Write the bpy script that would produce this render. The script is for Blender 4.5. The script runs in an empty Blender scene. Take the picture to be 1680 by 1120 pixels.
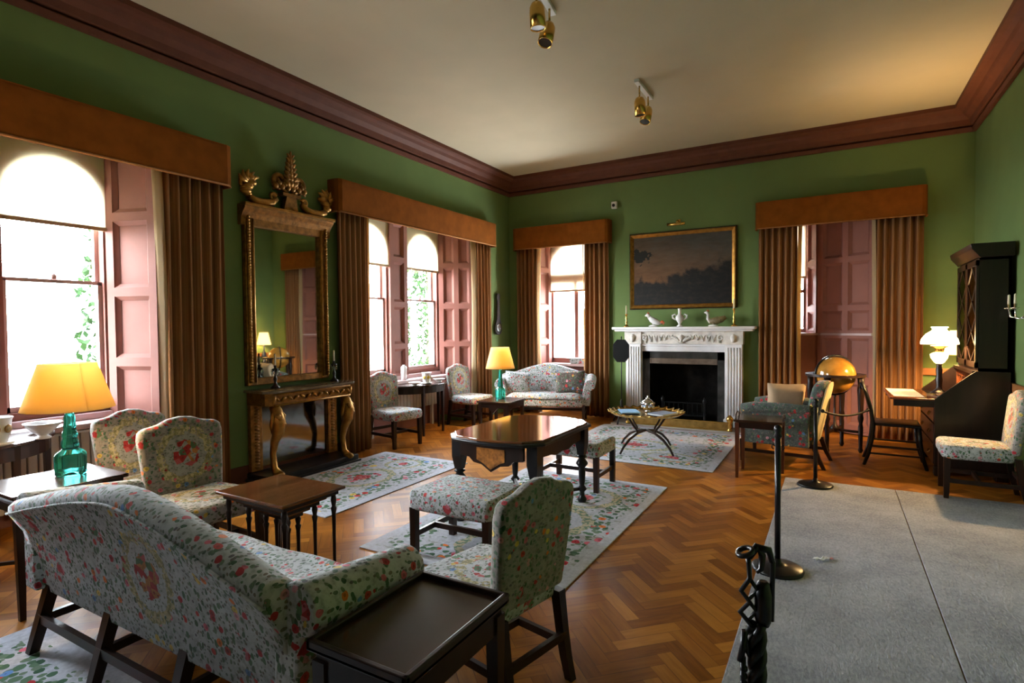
import bpy, bmesh, math, random
from mathutils import Vector, Matrix
random.seed(4)
C = bpy.context.scene.collection
SC = bpy.context.scene
PI = math.pi
# ------------------------------------------------------------------ camera
R3 = ((0.867, 0.498, -0.009), (-0.007, 0.029, 1.0), (-0.498, 0.867, -0.028))
cam = bpy.data.cameras.new('camera'); cam.sensor_width = 36; cam.lens = 36 * 917.5 / 1680
cam.clip_start = .02
co = bpy.data.objects.new('camera', cam); C.objects.link(co)
rr = Vector(R3[0]).normalized(); ff = Vector(R3[2]); ff = (ff - rr * ff.dot(rr)).normalized(); uu = rr.cross(ff)
m4 = Matrix((rr, uu, -ff)).transposed().to_4x4(); m4.translation = (0, 0, 1.5)
co.matrix_world = m4
SC.camera = co
# ------------------------------------------------------------------ view, world, daylight
SC.view_settings.view_transform = 'Standard'; SC.view_settings.look = 'None'
SC.view_settings.gamma = 1; SC.view_settings.use_curve_mapping = False
SC.view_settings.exposure = 0.85
SC.cycles.use_denoising = True
SC.cycles.max_bounces = 9; SC.cycles.diffuse_bounces = 5; SC.cycles.glossy_bounces = 4
SC.cycles.transparent_max_bounces = 12; SC.cycles.transmission_bounces = 8
SC.cycles.caustics_reflective = False; SC.cycles.caustics_refractive = False
SC.cycles.sample_clamp_indirect = 6.0
w = bpy.data.worlds.new('sky'); SC.world = w; w.use_nodes = True
wt = w.node_tree; bg = wt.nodes['Background']; bg.inputs[1].default_value = 46.0
_c = wt.nodes.new('ShaderNodeTexCoord'); _s = wt.nodes.new('ShaderNodeSeparateXYZ'); _r = wt.nodes.new('ShaderNodeValToRGB')
wt.links.new(_c.outputs['Generated'], _s.inputs[0]); wt.links.new(_s.outputs[2], _r.inputs[0]); wt.links.new(_r.outputs[0], bg.inputs[0])
_r.color_ramp.elements[0].position = .0; _r.color_ramp.elements[0].color = (.92, .96, 1, 1)      # overcast sky, brightest low down
_r.color_ramp.elements[1].position = .75; _r.color_ramp.elements[1].color = (.36, .42, .50, 1)
def portal(name, loc, rot, sx, sy):
    l = bpy.data.lights.new(name, 'AREA'); l.shape = 'RECTANGLE'; l.size = sx; l.size_y = sy
    l.cycles.is_portal = True
    o = bpy.data.objects.new(name, l); o.location = loc; o.rotation_euler = rot; C.objects.link(o)
for nm, y in (('daylight_portal', 1.53), ('daylight_portal', 6.17)):
    portal(nm, (-5.62, y, 1.9), (0, -PI / 2, 0), 2.2, 2.1)
portal('daylight_portal', (-3.86, 9.2, 1.9), (PI / 2, 0, PI), 1.1, 2.1)
portal('daylight_portal', (-.53, 9.55, 2.1), (PI / 2, 0, PI), .6, 1.6)
# room
XL, XR, YB, YF, ZC = -4.98, 1.46, 8.6, -4.6, 4.05

# ------------------------------------------------------------------ node helpers
class E:
    def __init__(s, nt, sock): s.nt = nt; s.s = sock
    def _m(s, op, *o):
        n = s.nt.nodes.new('ShaderNodeMath'); n.operation = op
        for i, v in enumerate((s,) + o):
            if isinstance(v, E): s.nt.links.new(v.s, n.inputs[i])
            else: n.inputs[i].default_value = v
        return E(s.nt, n.outputs[0])
    def __add__(s, o): return s._m('ADD', o)
    __radd__ = __add__
    def __sub__(s, o): return s._m('SUBTRACT', o)
    def __mul__(s, o): return s._m('MULTIPLY', o)
    __rmul__ = __mul__
    def __truediv__(s, o): return s._m('DIVIDE', o)
    def neg(s): return s._m('MULTIPLY', -1.0)
    def floor(s): return s._m('FLOOR')
    def fmod(s, o): return s._m('FLOORED_MODULO', o)
    def abs(s): return s._m('ABSOLUTE')
    def lt(s, o): return s._m('LESS_THAN', o)
    def gt(s, o): return s._m('GREATER_THAN', o)
    def mn(s, o): return s._m('MINIMUM', o)
    def mx(s, o): return s._m('MAXIMUM', o)
    def pw(s, o): return s._m('POWER', o)
    def sqrt(s): return s._m('SQRT')
    def sin(s): return s._m('SINE')
    def atan2(s, o): return s._m('ARCTAN2', o)
class NT:
    def __init__(s, name):
        s.m = bpy.data.materials.new(name); s.m.use_nodes = True; s.t = s.m.node_tree
        s.b = s.t.nodes['Principled BSDF']; s.out = s.t.nodes['Material Output']
    def n(s, ty, **kw):
        x = s.t.nodes.new(ty)
        for k, v in kw.items(): setattr(x, k, v)
        return x
    def link(s, a, b): s.t.links.new(a.s if isinstance(a, E) else a, b)
    def coord(s, kind='Object'):
        return s.n('ShaderNodeTexCoord').outputs[kind]
    def xyz(s, v):
        x = s.n('ShaderNodeSeparateXYZ'); s.link(v, x.inputs[0]); return [E(s.t, o) for o in x.outputs]
    def comb(s, x, y, z):
        c = s.n('ShaderNodeCombineXYZ')
        for i, v in enumerate((x, y, z)):
            if isinstance(v, E): s.link(v, c.inputs[i])
            else: c.inputs[i].default_value = v
        return c.outputs[0]
    def mapv(s, v, scale=(1, 1, 1), loc=(0, 0, 0), rot=(0, 0, 0)):
        k = s.n('ShaderNodeMapping'); s.link(v, k.inputs[0])
        k.inputs['Scale'].default_value = scale; k.inputs['Location'].default_value = loc; k.inputs['Rotation'].default_value = rot
        return k.outputs[0]
    def noise(s, v, scale, detail=3, rough=.55, color=False):
        k = s.n('ShaderNodeTexNoise'); s.link(v, k.inputs['Vector']); k.inputs['Scale'].default_value = scale
        k.inputs['Detail'].default_value = detail; k.inputs['Roughness'].default_value = rough
        return k.outputs['Color'] if color else E(s.t, k.outputs['Fac'])
    def voro(s, v, scale, rnd=1.0):
        k = s.n('ShaderNodeTexVoronoi'); s.link(v, k.inputs['Vector']); k.inputs['Scale'].default_value = scale
        k.inputs['Randomness'].default_value = rnd
        return E(s.t, k.outputs['Distance']), k.outputs['Color'], k.outputs['Position']
    def ramp(s, f, stops, interp='LINEAR'):
        k = s.n('ShaderNodeValToRGB'); s.link(f, k.inputs[0]); r = k.color_ramp; r.interpolation = interp
        while len(r.elements) < len(stops): r.elements.new(.5)
        for e, (p, c) in zip(r.elements, stops): e.position = p; e.color = (*c, 1)
        return k.outputs[0]
    def mix(s, f, a, b, mode='MIX'):
        k = s.n('ShaderNodeMix', data_type='RGBA', blend_type=mode)
        for i, v in ((0, f), (6, a), (7, b)):
            if isinstance(v, E): s.link(v, k.inputs[i])
            elif isinstance(v, (tuple, list)): k.inputs[i].default_value = (*v, 1)
            elif isinstance(v, (int, float)): k.inputs[i].default_value = v
            else: s.link(v, k.inputs[i])
        return k.outputs[2]
    def white(s, v):
        k = s.n('ShaderNodeTexWhiteNoise', noise_dimensions='3D'); s.link(v, k.inputs['Vector']); return E(s.t, k.outputs['Value'])
    def bump(s, h, strength=.3, dist=.01):
        k = s.n('ShaderNodeBump'); s.link(h, k.inputs['Height']); k.inputs['Strength'].default_value = strength
        k.inputs['Distance'].default_value = dist; s.link(k.outputs[0], s.b.inputs['Normal'])
    def base(s, c):
        if isinstance(c, (tuple, list)): s.b.inputs['Base Color'].default_value = (*c, 1)
        else: s.link(c, s.b.inputs['Base Color'])
    def set(s, rough=.5, metal=0, spec=.5, **kw):
        s.b.inputs['Roughness'].default_value = rough; s.b.inputs['Metallic'].default_value = metal
        s.b.inputs['Specular IOR Level'].default_value = spec
        for k, v in kw.items(): s.b.inputs[k].default_value = v
        return s
def sc3(c, k): return tuple(min(1, x * k) for x in c)
def plain(name, c, rough=.5, metal=0, spec=.5, var=.12, scale=6, bump=0, bscale=60, **kw):
    m = NT(name); v = m.coord(); f = m.noise(v, scale, 4)
    m.base(m.ramp(f, [(.3, sc3(c, 1 - var)), (.7, sc3(c, 1 + var))])); m.set(rough, metal, spec, **kw)
    if bump: m.bump(m.noise(v, bscale, 3), bump, .004)
    return m.m
def wood(name, c1, c2, axis=0, rough=.3, scale=9, spec=.5, coat=0):
    m = NT(name); v = m.coord(); st = [scale] * 3; st[axis] = scale * .09
    f = m.noise(m.mapv(v, tuple(st)), 1.6, 6, .6)
    m.base(m.ramp(f, [(.32, c1), (.68, c2)])); m.set(rough, 0, spec); m.b.inputs['Coat Weight'].default_value = coat
    m.b.inputs['Coat Roughness'].default_value = .08
    return m.m
FLOWERS = [(0, (.50, .035, .045)), (.3, (.72, .16, .22)), (.46, (.80, .20, .04)), (.6, (.62, .06, .05)), (.74, (.78, .55, .12)), (.86, (.15, .30, .62)), (.93, (.75, .35, .40))]
def floral_nodes(m, v, base, fs, ls, fdens, ldens, fsize=.33, lsize=.34):
    """flowers and leaves scattered on a light ground"""
    wob = m.noise(v, fs * 1.4, 2, .5, color=True)
    vv = m.n('ShaderNodeVectorMath', operation='MULTIPLY_ADD'); m.link(wob, vv.inputs[0]); vv.inputs[1].default_value = (.35 / fs,) * 3; m.link(v, vv.inputs[2])
    v2 = vv.outputs[0]
    ld, lc, lp = m.voro(m.mapv(v2, (1, 1, .62), rot=(.4, .3, .5)), ls)
    lr = m.xyz(lc)
    leaf = ld.lt(lsize) * lr[0].lt(ldens)
    c = m.mix(leaf, base, m.ramp(lr[1], [(0, (.045, .105, .060)), (.5, (.11, .20, .115)), (1, (.19, .24, .17))]))
    fd, fc, fp = m.voro(v2, fs)
    fr = m.xyz(fc)
    fl = fd.lt(fsize) * fr[0].lt(fdens)
    fcol = m.mix(fd.lt(fsize * .42), m.ramp(fr[1], FLOWERS, 'CONSTANT'), m.ramp(fr[1], [(p, sc3(x, .55)) for p, x in FLOWERS], 'CONSTANT'))
    return m.mix(fl, c, fcol)
CREAMY = (.52, .54, .55)
def fabric(name, med=None, fs=24, ls=42, base=CREAMY, inner=None):
    """floral loose-cover cotton; med = (axis a, axis b, centre a, centre b, radius) draws a wreath medallion"""
    m = NT(name); v = m.coord()
    g = m.noise(v, 9, 3)
    b = m.ramp(g, [(.3, sc3(base, .86)), (.7, sc3(base, 1.12))])
    ld, lc, lp = m.voro(m.mapv(v, (1, .6, 1), rot=(.9, .2, 1.1)), ls * 1.7); lr_ = m.xyz(lc)
    b = m.mix(ld.lt(.40) * lr_[0].lt(.62), b, m.ramp(lr_[1], [(0, (.10, .15, .11)), (.4, (.20, .24, .20)), (.7, (.22, .18, .14)), (1, (.13, .12, .15))]))
    c = floral_nodes(m, v, b, fs, ls, .50, .68)
    bd, bc_, bp_ = m.voro(m.mapv(v, loc=(1.3, .7, 2.1)), fs * .36); br = m.xyz(bc_)               # larger rose sprays
    pd, pc, pp = m.voro(v, fs * 1.5); pr_ = m.xyz(pc)
    spray = (bd + (m.noise(v, fs * 1.2, 2) - .5) * .3).lt(.26) * br[0].lt(.34) * pr_[1].lt(.75)
    c = m.mix(spray, c, m.mix(pd.lt(.22), m.ramp(pr_[0], [(0, (.45, .035, .04)), (.35, (.58, .14, .18)), (.6, (.12, .24, .12)), (.8, (.60, .30, .30))], 'CONSTANT'), (.26, .02, .03)))
    if med:
        ax = m.xyz(v); a = (ax[med[0]] - med[2]) / med[4]; q = (ax[med[1]] - med[3]) / (med[4] * 1.12)
        r = (a * a + q * q).sqrt() + (m.noise(v, 22, 2) - .5) * .34
        ring = m.mix(m.noise(v, 55, 2).gt(.5), (.56, .48, .28), (.30, .28, .13)); blob = m.noise(v, 38, 3)
        if len(med) > 5: inside = (ax[0] + ax[2] * .12).gt(med[5])       # the wreath is on the inner face only
        else: inside = r.lt(9.0)
        c = m.mix(r.lt(1.0) * inside * blob.gt(.43), c, ring)
        c = m.mix(r.lt(.74) * inside, c, m.mix(ld.lt(.3), inner or base, (.17, .20, .15)))
        rd, rc, rp = m.voro(v, 30); rr_ = m.xyz(rc)
        rose = m.mix(rd.lt(.2), m.ramp(rr_[1], [(0, (.42, .03, .03)), (.4, (.50, .10, .10)), (.62, (.09, .17, .08)), (.85, (.5, .2, .06))], 'CONSTANT'), (.30, .02, .03))
        c = m.mix(r.lt(.50) * inside * rr_[0].lt(.68), c, rose)
    mot = m.noise(v, 34, 4, .65)
    c = m.mix(1.0, c, m.ramp(mot, [(.30, (.52, .52, .50)), (.52, (.95, .95, .95)), (.7, (1.0, 1.0, 1.0))]), 'MULTIPLY')
    m.base(c); m.set(.85, 0, .25); m.b.inputs['Sheen Weight'].default_value = .15
    m.bump(m.noise(v, 14, 4) + m.noise(v, 220, 2) * .3, .35, .01)
    return m.m
def rugmat(name, hx, hy, meds):
    m = NT(name); v = m.coord(); x, y, z = m.xyz(v)
    d = (x.abs().neg() + hx).mn(y.abs().neg() + hy)
    pile = m.noise(v, 40, 4)
    ground = m.ramp(pile, [(.3, (.39, .40, .44)), (.7, (.57, .58, .63))])
    flat = m.comb(x, y, 0.0)
    dense = floral_nodes(m, flat, ground, 12, 22, .50, .95, .36, .50)
    sparse = floral_nodes(m, m.mapv(flat, loc=(3, 5, 0)), m.mix(m.noise(flat, 14, 3).gt(.60), ground, (.34, .35, .33)), 9.0, 20, .14, .30, .34, .34)
    wob = (m.noise(flat, 5, 2) - .5) * .10
    dd = d + wob
    c = m.mix(dd.gt(.13) * dd.lt(.30), sparse, dense)
    for (mx_, my_, rx, ry) in meds:
        a = (x - mx_) / rx; b = (y - my_) / ry
        r = (a * a + b * b).sqrt() + (m.noise(flat, 9, 2) - .5) * .35
        c = m.mix(r.lt(1.0), c, m.mix(m.noise(flat, 30, 2).gt(.52), (.52, .45, .30), (.16, .24, .16)))
        c = m.mix(r.lt(.78), c, ground)
        c = m.mix(r.lt(.55), c, dense)
        c = m.mix(r.lt(.25), c, m.mix(m.noise(flat, 30, 2).gt(.5), (.42, .05, .06), (.55, .18, .18)))
    c = m.mix(d.lt(.075), c, m.ramp(pile, [(.3, (.44, .45, .50)), (.7, (.60, .61, .67))]))
    m.base(c); m.set(.95, 0, .1); m.bump(m.noise(v, 160, 3), .5, .004)
    return m.m
def glass_thin(name, tint=(1, 1, 1), refl=.06):
    m = NT(name); t = m.n('ShaderNodeBsdfTransparent'); t.inputs[0].default_value = (*tint, 1)
    g = m.n('ShaderNodeBsdfGlossy'); g.inputs['Roughness'].default_value = .02
    mx = m.n('ShaderNodeMixShader'); mx.inputs[0].default_value = refl
    m.link(t.outputs[0], mx.inputs[1]); m.link(g.outputs[0], mx.inputs[2]); m.link(mx.outputs[0], m.out.inputs[0]); return m.m
def translucent(name, c, tcol, f=.6, em=0, emc=(1, .7, .3)):
    m = NT(name); d = m.n('ShaderNodeBsdfDiffuse'); d.inputs[0].default_value = (*c, 1)
    t = m.n('ShaderNodeBsdfTranslucent'); t.inputs[0].default_value = (*tcol, 1)
    v = m.coord(); nz = m.noise(v, 90, 2); 
    mx = m.n('ShaderNodeMixShader'); m.link(nz * .1 + (f - .05), mx.inputs[0])
    m.link(d.outputs[0], mx.inputs[1]); m.link(t.outputs[0], mx.inputs[2]); o = mx.outputs[0]
    if em:
        e = m.n('ShaderNodeEmission'); e.inputs[0].default_value = (*emc, 1); e.inputs[1].default_value = em
        ad = m.n('ShaderNodeAddShader'); m.link(o, ad.inputs[0]); m.link(e.outputs[0], ad.inputs[1]); o = ad.outputs[0]
    m.link(o, m.out.inputs[0]); return m.m
# ------------------------------------------------------------------ mesh helpers
class MB:
    def __init__(s): s.v = []; s.f = []; s.sm = []; s.T = None
    def add(s, vs, fs, smooth=False):
        o = len(s.v)
        if s.T is not None: vs = [tuple(s.T @ Vector(p)) for p in vs]
        s.v += [tuple(p) for p in vs]; s.f += [tuple(i + o for i in f) for f in fs]; s.sm += [smooth] * len(fs); return s
    def box(s, a, b):
        x0, y0, z0 = (min(a[i], b[i]) for i in range(3)); x1, y1, z1 = (max(a[i], b[i]) for i in range(3))
        return s.add([(x0, y0, z0), (x1, y0, z0), (x1, y1, z0), (x0, y1, z0), (x0, y0, z1), (x1, y0, z1), (x1, y1, z1), (x0, y1, z1)],
                     [(0, 3, 2, 1), (4, 5, 6, 7), (0, 1, 5, 4), (1, 2, 6, 5), (2, 3, 7, 6), (3, 0, 4, 7)])
    def cbox(s, c, d): return s.box([c[i] - d[i] / 2 for i in range(3)], [c[i] + d[i] / 2 for i in range(3)])
    def frustum(s, c0, d0, c1, d1):
        """box tapering from (centre, (w,d)) at the bottom to the top"""
        q = lambda c, d: [(c[0] + sx * d[0] / 2, c[1] + sy * d[1] / 2, c[2]) for sx, sy in ((-1, -1), (1, -1), (1, 1), (-1, 1))]
        return s.loft([q(c0, d0), q(c1, d1)])
    def loft(s, rings, cap=True, smooth=False, closed=True):
        n = len(rings[0]); vs = [p for r in rings for p in r]; fs = []
        for i in range(len(rings) - 1):
            for j in range(n if closed else n - 1):
                k = (j + 1) % n; fs.append((i * n + j, i * n + k, (i + 1) * n + k, (i + 1) * n + j))
        s.add(vs, fs, smooth)
        if cap and closed:
            o = len(s.v) - len(vs)
            s.f += [tuple(o + j for j in reversed(range(n))), tuple(o + (len(rings) - 1) * n + j for j in range(n))]; s.sm += [False, False]
        return s
    def prism(s, poly, a0, a1, axis=2, f=None):
        """polygon in the two other axes, extruded along axis"""
        def P(u, v, w): return ((w, u, v), (u, w, v), (u, v, w))[axis]
        r = [[P(u, v, a0) for u, v in poly], [P(u, v, a1) for u, v in poly]]
        if f: r = [[f(p) for p in q] for q in r]
        return s.loft(r)
    def lathe(s, prof, c=(0, 0, 0), seg=20, cap=True, squash=(1, 1)):
        rings = [[(c[0] + r * squash[0] * math.cos(2 * PI * k / seg), c[1] + r * squash[1] * math.sin(2 * PI * k / seg), c[2] + z) for k in range(seg)] for r, z in prof]
        return s.loft(rings, cap, True)
    def tube(s, pts, r, seg=8, closed=False):
        pts = [Vector(p) for p in pts]; n = len(pts); rings = []; prev = None
        for i, p in enumerate(pts):
            t = (pts[min(i + 1, n - 1)] - pts[max(i - 1, 0)]) if not closed else (pts[(i + 1) % n] - pts[i - 1])
            t.normalize()
            if prev is None:
                a = Vector((0, 0, 1)) if abs(t.z) < .9 else Vector((1, 0, 0)); u = t.cross(a).normalized()
            else: u = (prev - t * prev.dot(t)).normalized()
            prev = u; v = t.cross(u); ra = r[i] if isinstance(r, (list, tuple)) else r
            rings.append([tuple(p + u * (ra * math.cos(2 * PI * k / seg)) + v * (ra * math.sin(2 * PI * k / seg))) for k in range(seg)])
        if closed: rings.append(rings[0])
        return s.loft(rings, not closed, True)
    def bar(s, p, q, wx, wz, up=(0, 0, 1)):
        """rectangular bar between two points"""
        p = Vector(p); q = Vector(q); t = (q - p).normalized(); a = Vector(up)
        if abs(t.dot(a)) > .95: a = Vector((1, 0, 0))
        u = t.cross(a).normalized() * wx / 2; v = u.cross(t).normalized() * wz / 2
        g = lambda c: [tuple(c - u - v), tuple(c + u - v), tuple(c + u + v), tuple(c - u + v)]
        return s.loft([g(p), g(q)])
    def sphere(s, c, r, nu=14, nv=9, sq=(1, 1, 1)):
        prof = [(r * math.sin(PI * i / nv), -r * math.cos(PI * i / nv)) for i in range(nv + 1)]
        prof[0] = (r * .02, -r); prof[-1] = (r * .02, r)
        rings = [[(c[0] + a * sq[0] * math.cos(2 * PI * k / nu), c[1] + a * sq[1] * math.sin(2 * PI * k / nu), c[2] + z * sq[2]) for k in range(nu)] for a, z in prof]
        return s.loft(rings, True, True)
    def grid(s, fn, nu, nv, smooth=True):
        vs = [fn(i / nu, j / nv) for i in range(nu + 1) for j in range(nv + 1)]
        return s.add(vs, [(i * (nv + 1) + j, (i + 1) * (nv + 1) + j, (i + 1) * (nv + 1) + j + 1, i * (nv + 1) + j + 1) for i in range(nu) for j in range(nv)], smooth)
    def build(s, name, mt, parent=None, bev=0, seg=2, loc=None, solid=0, sub=0, smooth=None, **tagkw):
        me = bpy.data.meshes.new(name); me.from_pydata(s.v, [], s.f)
        bm = bmesh.new(); bm.from_mesh(me); bmesh.ops.recalc_face_normals(bm, faces=bm.faces); bm.to_mesh(me); bm.free()
        me.polygons.foreach_set('use_smooth', s.sm if smooth is None else [smooth] * len(s.f)); me.update()
        me.materials.append(mt)
        o = bpy.data.objects.new(name, me); C.objects.link(o)
        if parent: o.parent = parent
        if loc: o.location = loc
        if solid:
            k = o.modifiers.new('solid', 'SOLIDIFY'); k.thickness = solid; k.offset = 0
        if bev:
            k = o.modifiers.new('bevel', 'BEVEL'); k.width = bev; k.segments = seg; k.limit_method = 'ANGLE'; k.angle_limit = .6
            k.harden_normals = False
            if seg > 2: me.polygons.foreach_set('use_smooth', [True] * len(s.f))
        if sub:
            k = o.modifiers.new('sub', 'SUBSURF'); k.levels = sub; k.render_levels = sub
        if tagkw: tag(o, **tagkw)
        return o
def tag(o, label=None, cat=None, group=None, kind=None):
    if label: o['label'] = label
    if cat: o['category'] = cat
    if group: o['group'] = group
    if kind: o['kind'] = kind
    return o
def thing(name, loc, rz=0, label=None, cat=None, group=None, kind=None):
    o = bpy.data.objects.new(name, None); o.empty_display_size = .1; C.objects.link(o)
    o.location = loc; o.rotation_euler = (0, 0, rz); return tag(o, label, cat, group, kind)
def dup(root, loc, rz=0, label=None, scale=None):
    def cp(o, par):
        c = o.copy(); C.objects.link(c); c.parent = par
        for k in o.children: cp(k, c)
        return c
    r = cp(root, None); r.location = loc; r.rotation_euler = (0, 0, rz)
    if label: r['label'] = label
    if scale: r.scale = scale
    return r
# ------------------------------------------------------------------ materials
M_wall = plain('green_wall_paint', (.136, .206, .070), .8, 0, .2, .05, 2.5, .08, 90)
M_ceil = plain('cream_ceiling_paint', (.48, .43, .315), .85, 0, .1, .03, 2)
M_corn = plain('brown_cornice_paint', (.115, .040, .024), .6, 0, .2, .12, 8)
M_pink = plain('dusty_pink_paint', (.25, .105, .082), .6, 0, .15, .06, 5)
M_pinkd = plain('pale_pink_paint', (.52, .36, .34), .4, 0, .4, .06, 5)
M_white = plain('white_paint', (.72, .72, .70), .45, 0, .4, .04, 5)
M_rad = plain('cream_enamel', (.52, .47, .40), .4, 0, .4, .04, 5)
M_pelm = plain('rust_velvet', (.21, .066, .011), .95, 0, .05, .16, 7, .2, 300)
M_pelmb = plain('rust_braid', (.30, .13, .04), .85, 0, .2, .16, 30)
M_marble = plain('white_marble', (.82, .81, .82), .3, 0, .5, .07, 7)
M_marbd = plain('carved_marble', (.74, .70, .64), .4, 0, .45, .16, 14, .6, 30)
M_slip = plain('grey_black_marble', (.035, .035, .033), .2, 0, .5, .5, 5)
M_soot = plain('sooty_brick', (.010, .009, .008), .95, 0, .1, .4, 8, .6, 20)
M_iron = plain('black_wrought_iron', (.012, .012, .014), .28, .4, .6, .3, 20)
M_black = plain('black_lacquer', (.009, .008, .009), .3, 0, .35, .3, 10)
M_matt = plain('matt_black', (.006, .006, .006), .7, 0, .15, .2, 10)
M_brass = plain('polished_brass', (.72, .46, .12), .22, 1, .5, .12, 12)
M_brassd = plain('aged_brass', (.48, .30, .09), .32, 1, .5, .25, 14)
M_silver = plain('silver', (.72, .73, .75), .18, 1, .5, .1, 16)
M_gilt = plain('dark_gilt_carving', (.24, .112, .022), .45, .75, .5, .45, 22, .7, 40)
M_giltb = plain('bright_gilt', (.34, .17, .034), .36, .85, .5, .3, 18, .35, 60)
M_dark = wood('dark_mahogany', (.012, .006, .004), (.030, .012, .007), 2, .3, 9, .32)
M_darkx = wood('dark_mahogany_top', (.016, .008, .005), (.045, .018, .009), 0, .22, 8, .5, .15)
M_tabtop = wood('striped_walnut_top', (.028, .009, .004), (.22, .072, .020), 1, .2, 9, .5, .3)
M_ctab = wood('burr_walnut_top', (.085, .026, .008), (.26, .085, .022), 0, .10, 7, .6, 1.0)
M_marq = plain('orange_marquetry', (.33, .12, .022), .3, 0, .5, .6, 26)
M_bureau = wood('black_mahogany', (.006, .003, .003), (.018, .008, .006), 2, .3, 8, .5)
M_bureaul = wood('lit_mahogany', (.10, .028, .012), (.20, .062, .022), 1, .2, 8, .6, .3)  # paler copy of the bureau wood with lamplight put into its colour
M_candle = plain('ivory_candle_wax', (.75, .68, .48), .5, 0, .4, .05, 8)
M_china = plain('white_china', (.74, .73, .72), .16, 0, .6, .05, 8)
M_paperw = plain('white_paper', (.72, .72, .70), .8, 0, .2, .06, 20)
M_blue = plain('pale_blue_paper', (.25, .46, .70), .5, 0, .3, .15, 22)
M_greyb = plain('blue_grey_cover', (.26, .31, .42), .5, 0, .3, .15, 18)
M_tan = plain('beige_cotton', (.50, .35, .22), .9, 0, .2, .1, 8, .3, 200)
M_cream = plain('cream_cotton', (.52, .42, .24), .9, 0, .2, .1, 8)
M_tile = plain('pale_hearth_stone', (.42, .40, .38), .6, 0, .3, .1, 6)
M_bluet = plain('dark_blue_ceramic', (.02, .03, .06), .2, 0, .5, .3, 10)
M_fab = fabric('floral_cotton', None, 24, 42)
M_fabseat = fabric('floral_cotton_seat', (0, 1, 0, 0, .15))
M_fabback = fabric('floral_cotton_back', (1, 2, 0, .68, .165, -.175), 24, 42, (.33, .30, .27), (.36, .36, .34))  # ground darker than the seats: backlit shade put into the colour, besides the pattern
M_fabsofa = fabric('floral_cotton_sofa', (0, 2, .12, .56, .17), 21, 37)
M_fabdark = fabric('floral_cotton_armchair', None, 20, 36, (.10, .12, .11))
M_pane = glass_thin('window_glass', (.97, .98, .98), .05)
M_glassd = glass_thin('bookcase_glass', (.25, .25, .25), .30)
M_glassc = glass_thin('clear_crystal', (.82, .86, .86), .25)
M_blind = translucent('cream_blind_cloth', (.72, .66, .48), (.96, .92, .78), .62)
M_mirrord = NT('dim_mirror_silvering').set(.08, 1, .5); M_mirrord.base((.20, .20, .19)); M_mirrord = M_mirrord.m
M_mirror = NT('mirror_silvering').set(.02, 1, .5); M_mirror.base((.62, .66, .62)); M_mirror = M_mirror.m
def curtain_mat():
    m = NT('striped_brown_curtain'); v = m.coord('UV'); x, y, z = m.xyz(v)
    st = m.noise(m.mapv(v, (26, .02, 1)), 1.0, 3, .7)
    c = m.ramp(st, [(.34, (.12, .050, .022)), (.46, (.25, .112, .046)), (.54, (.35, .185, .085)), (.66, (.17, .066, .026))])
    d = m.n('ShaderNodeBsdfDiffuse'); m.link(c, d.inputs[0])
    t = m.n('ShaderNodeBsdfTranslucent'); m.link(m.mix(.5, c, (.42, .16, .03)), t.inputs[0])
    k = m.n('ShaderNodeMixShader'); k.inputs[0].default_value = .16
    m.link(d.outputs[0], k.inputs[1]); m.link(t.outputs[0], k.inputs[2]); m.link(k.outputs[0], m.out.inputs[0]); return m.m
M_curt = curtain_mat()
M_lining = translucent('cream_curtain_lining', (.55, .45, .28), (.80, .50, .16), .45)
def parquet():
    m = NT('herringbone_parquet'); v = m.coord(); x, y, z = m.xyz(v)
    u = .075; n = 4.0
    p = (x + y) * (.70711 / u) + 400.0; q = (y - x) * (.70711 / u) + 400.0
    i = p.floor(); j = q.floor(); fi = p - i; fj = q - j
    d = (i - j).fmod(2 * n); hor = d.lt(n - .5)
    ida = i - d * hor; e = (d.neg() + (2 * n - 1)) * (hor.neg() + 1.0)
    idb = j - e
    rnd = m.white(m.comb(ida, idb, hor)); 
    # distance to the strip's long edge
    fs = fj * hor + fi * (hor.neg() + 1.0)
    edge = fs.mn(fs.neg() + 1.0).lt(.03)
    ln = p * hor + q * (hor.neg() + 1.0); ac = q * hor + p * (hor.neg() + 1.0)
    gr = m.noise(m.comb(ln * .25, ac * 2.2, rnd * 40.0), 1.3, 5, .65)
    c = m.ramp(rnd * .45 + gr * .55, [(.18, (.17, .050, .005)), (.5, (.33, .115, .013)), (.85, (.54, .225, .034))])
    c = m.mix(edge * .6, c, (.09, .028, .007))
    m.base(c); m.set(.3, 0, .15)
    rg = m.noise(v, 3.0, 4); m.link(rg * .2 + .27, m.b.inputs['Roughness'])
    m.b.inputs['Coat Weight'].default_value = .0; m.b.inputs['Coat Roughness'].default_value = .12
    m.bump(gr + edge * -1.0, .12, .003); return m.m
M_floor = parquet()
def drugget():
    m = NT('grey_drugget'); v = m.coord(); x, y, z = m.xyz(v)
    f = m.noise(v, 2.2, 5, .65); g = m.noise(m.mapv(v, (1, .45, 1)), 75, 4, .7)
    m.base(m.ramp(f * .5 + g * .5, [(.36, (.25, .26, .31)), (.64, (.50, .51, .57))]))
    m.set(.95, 0, .1); m.bump(g * 1.5 + m.noise(v, 9, 3) * 2.0, .9, .006); return m.m
M_drug = drugget()
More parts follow.
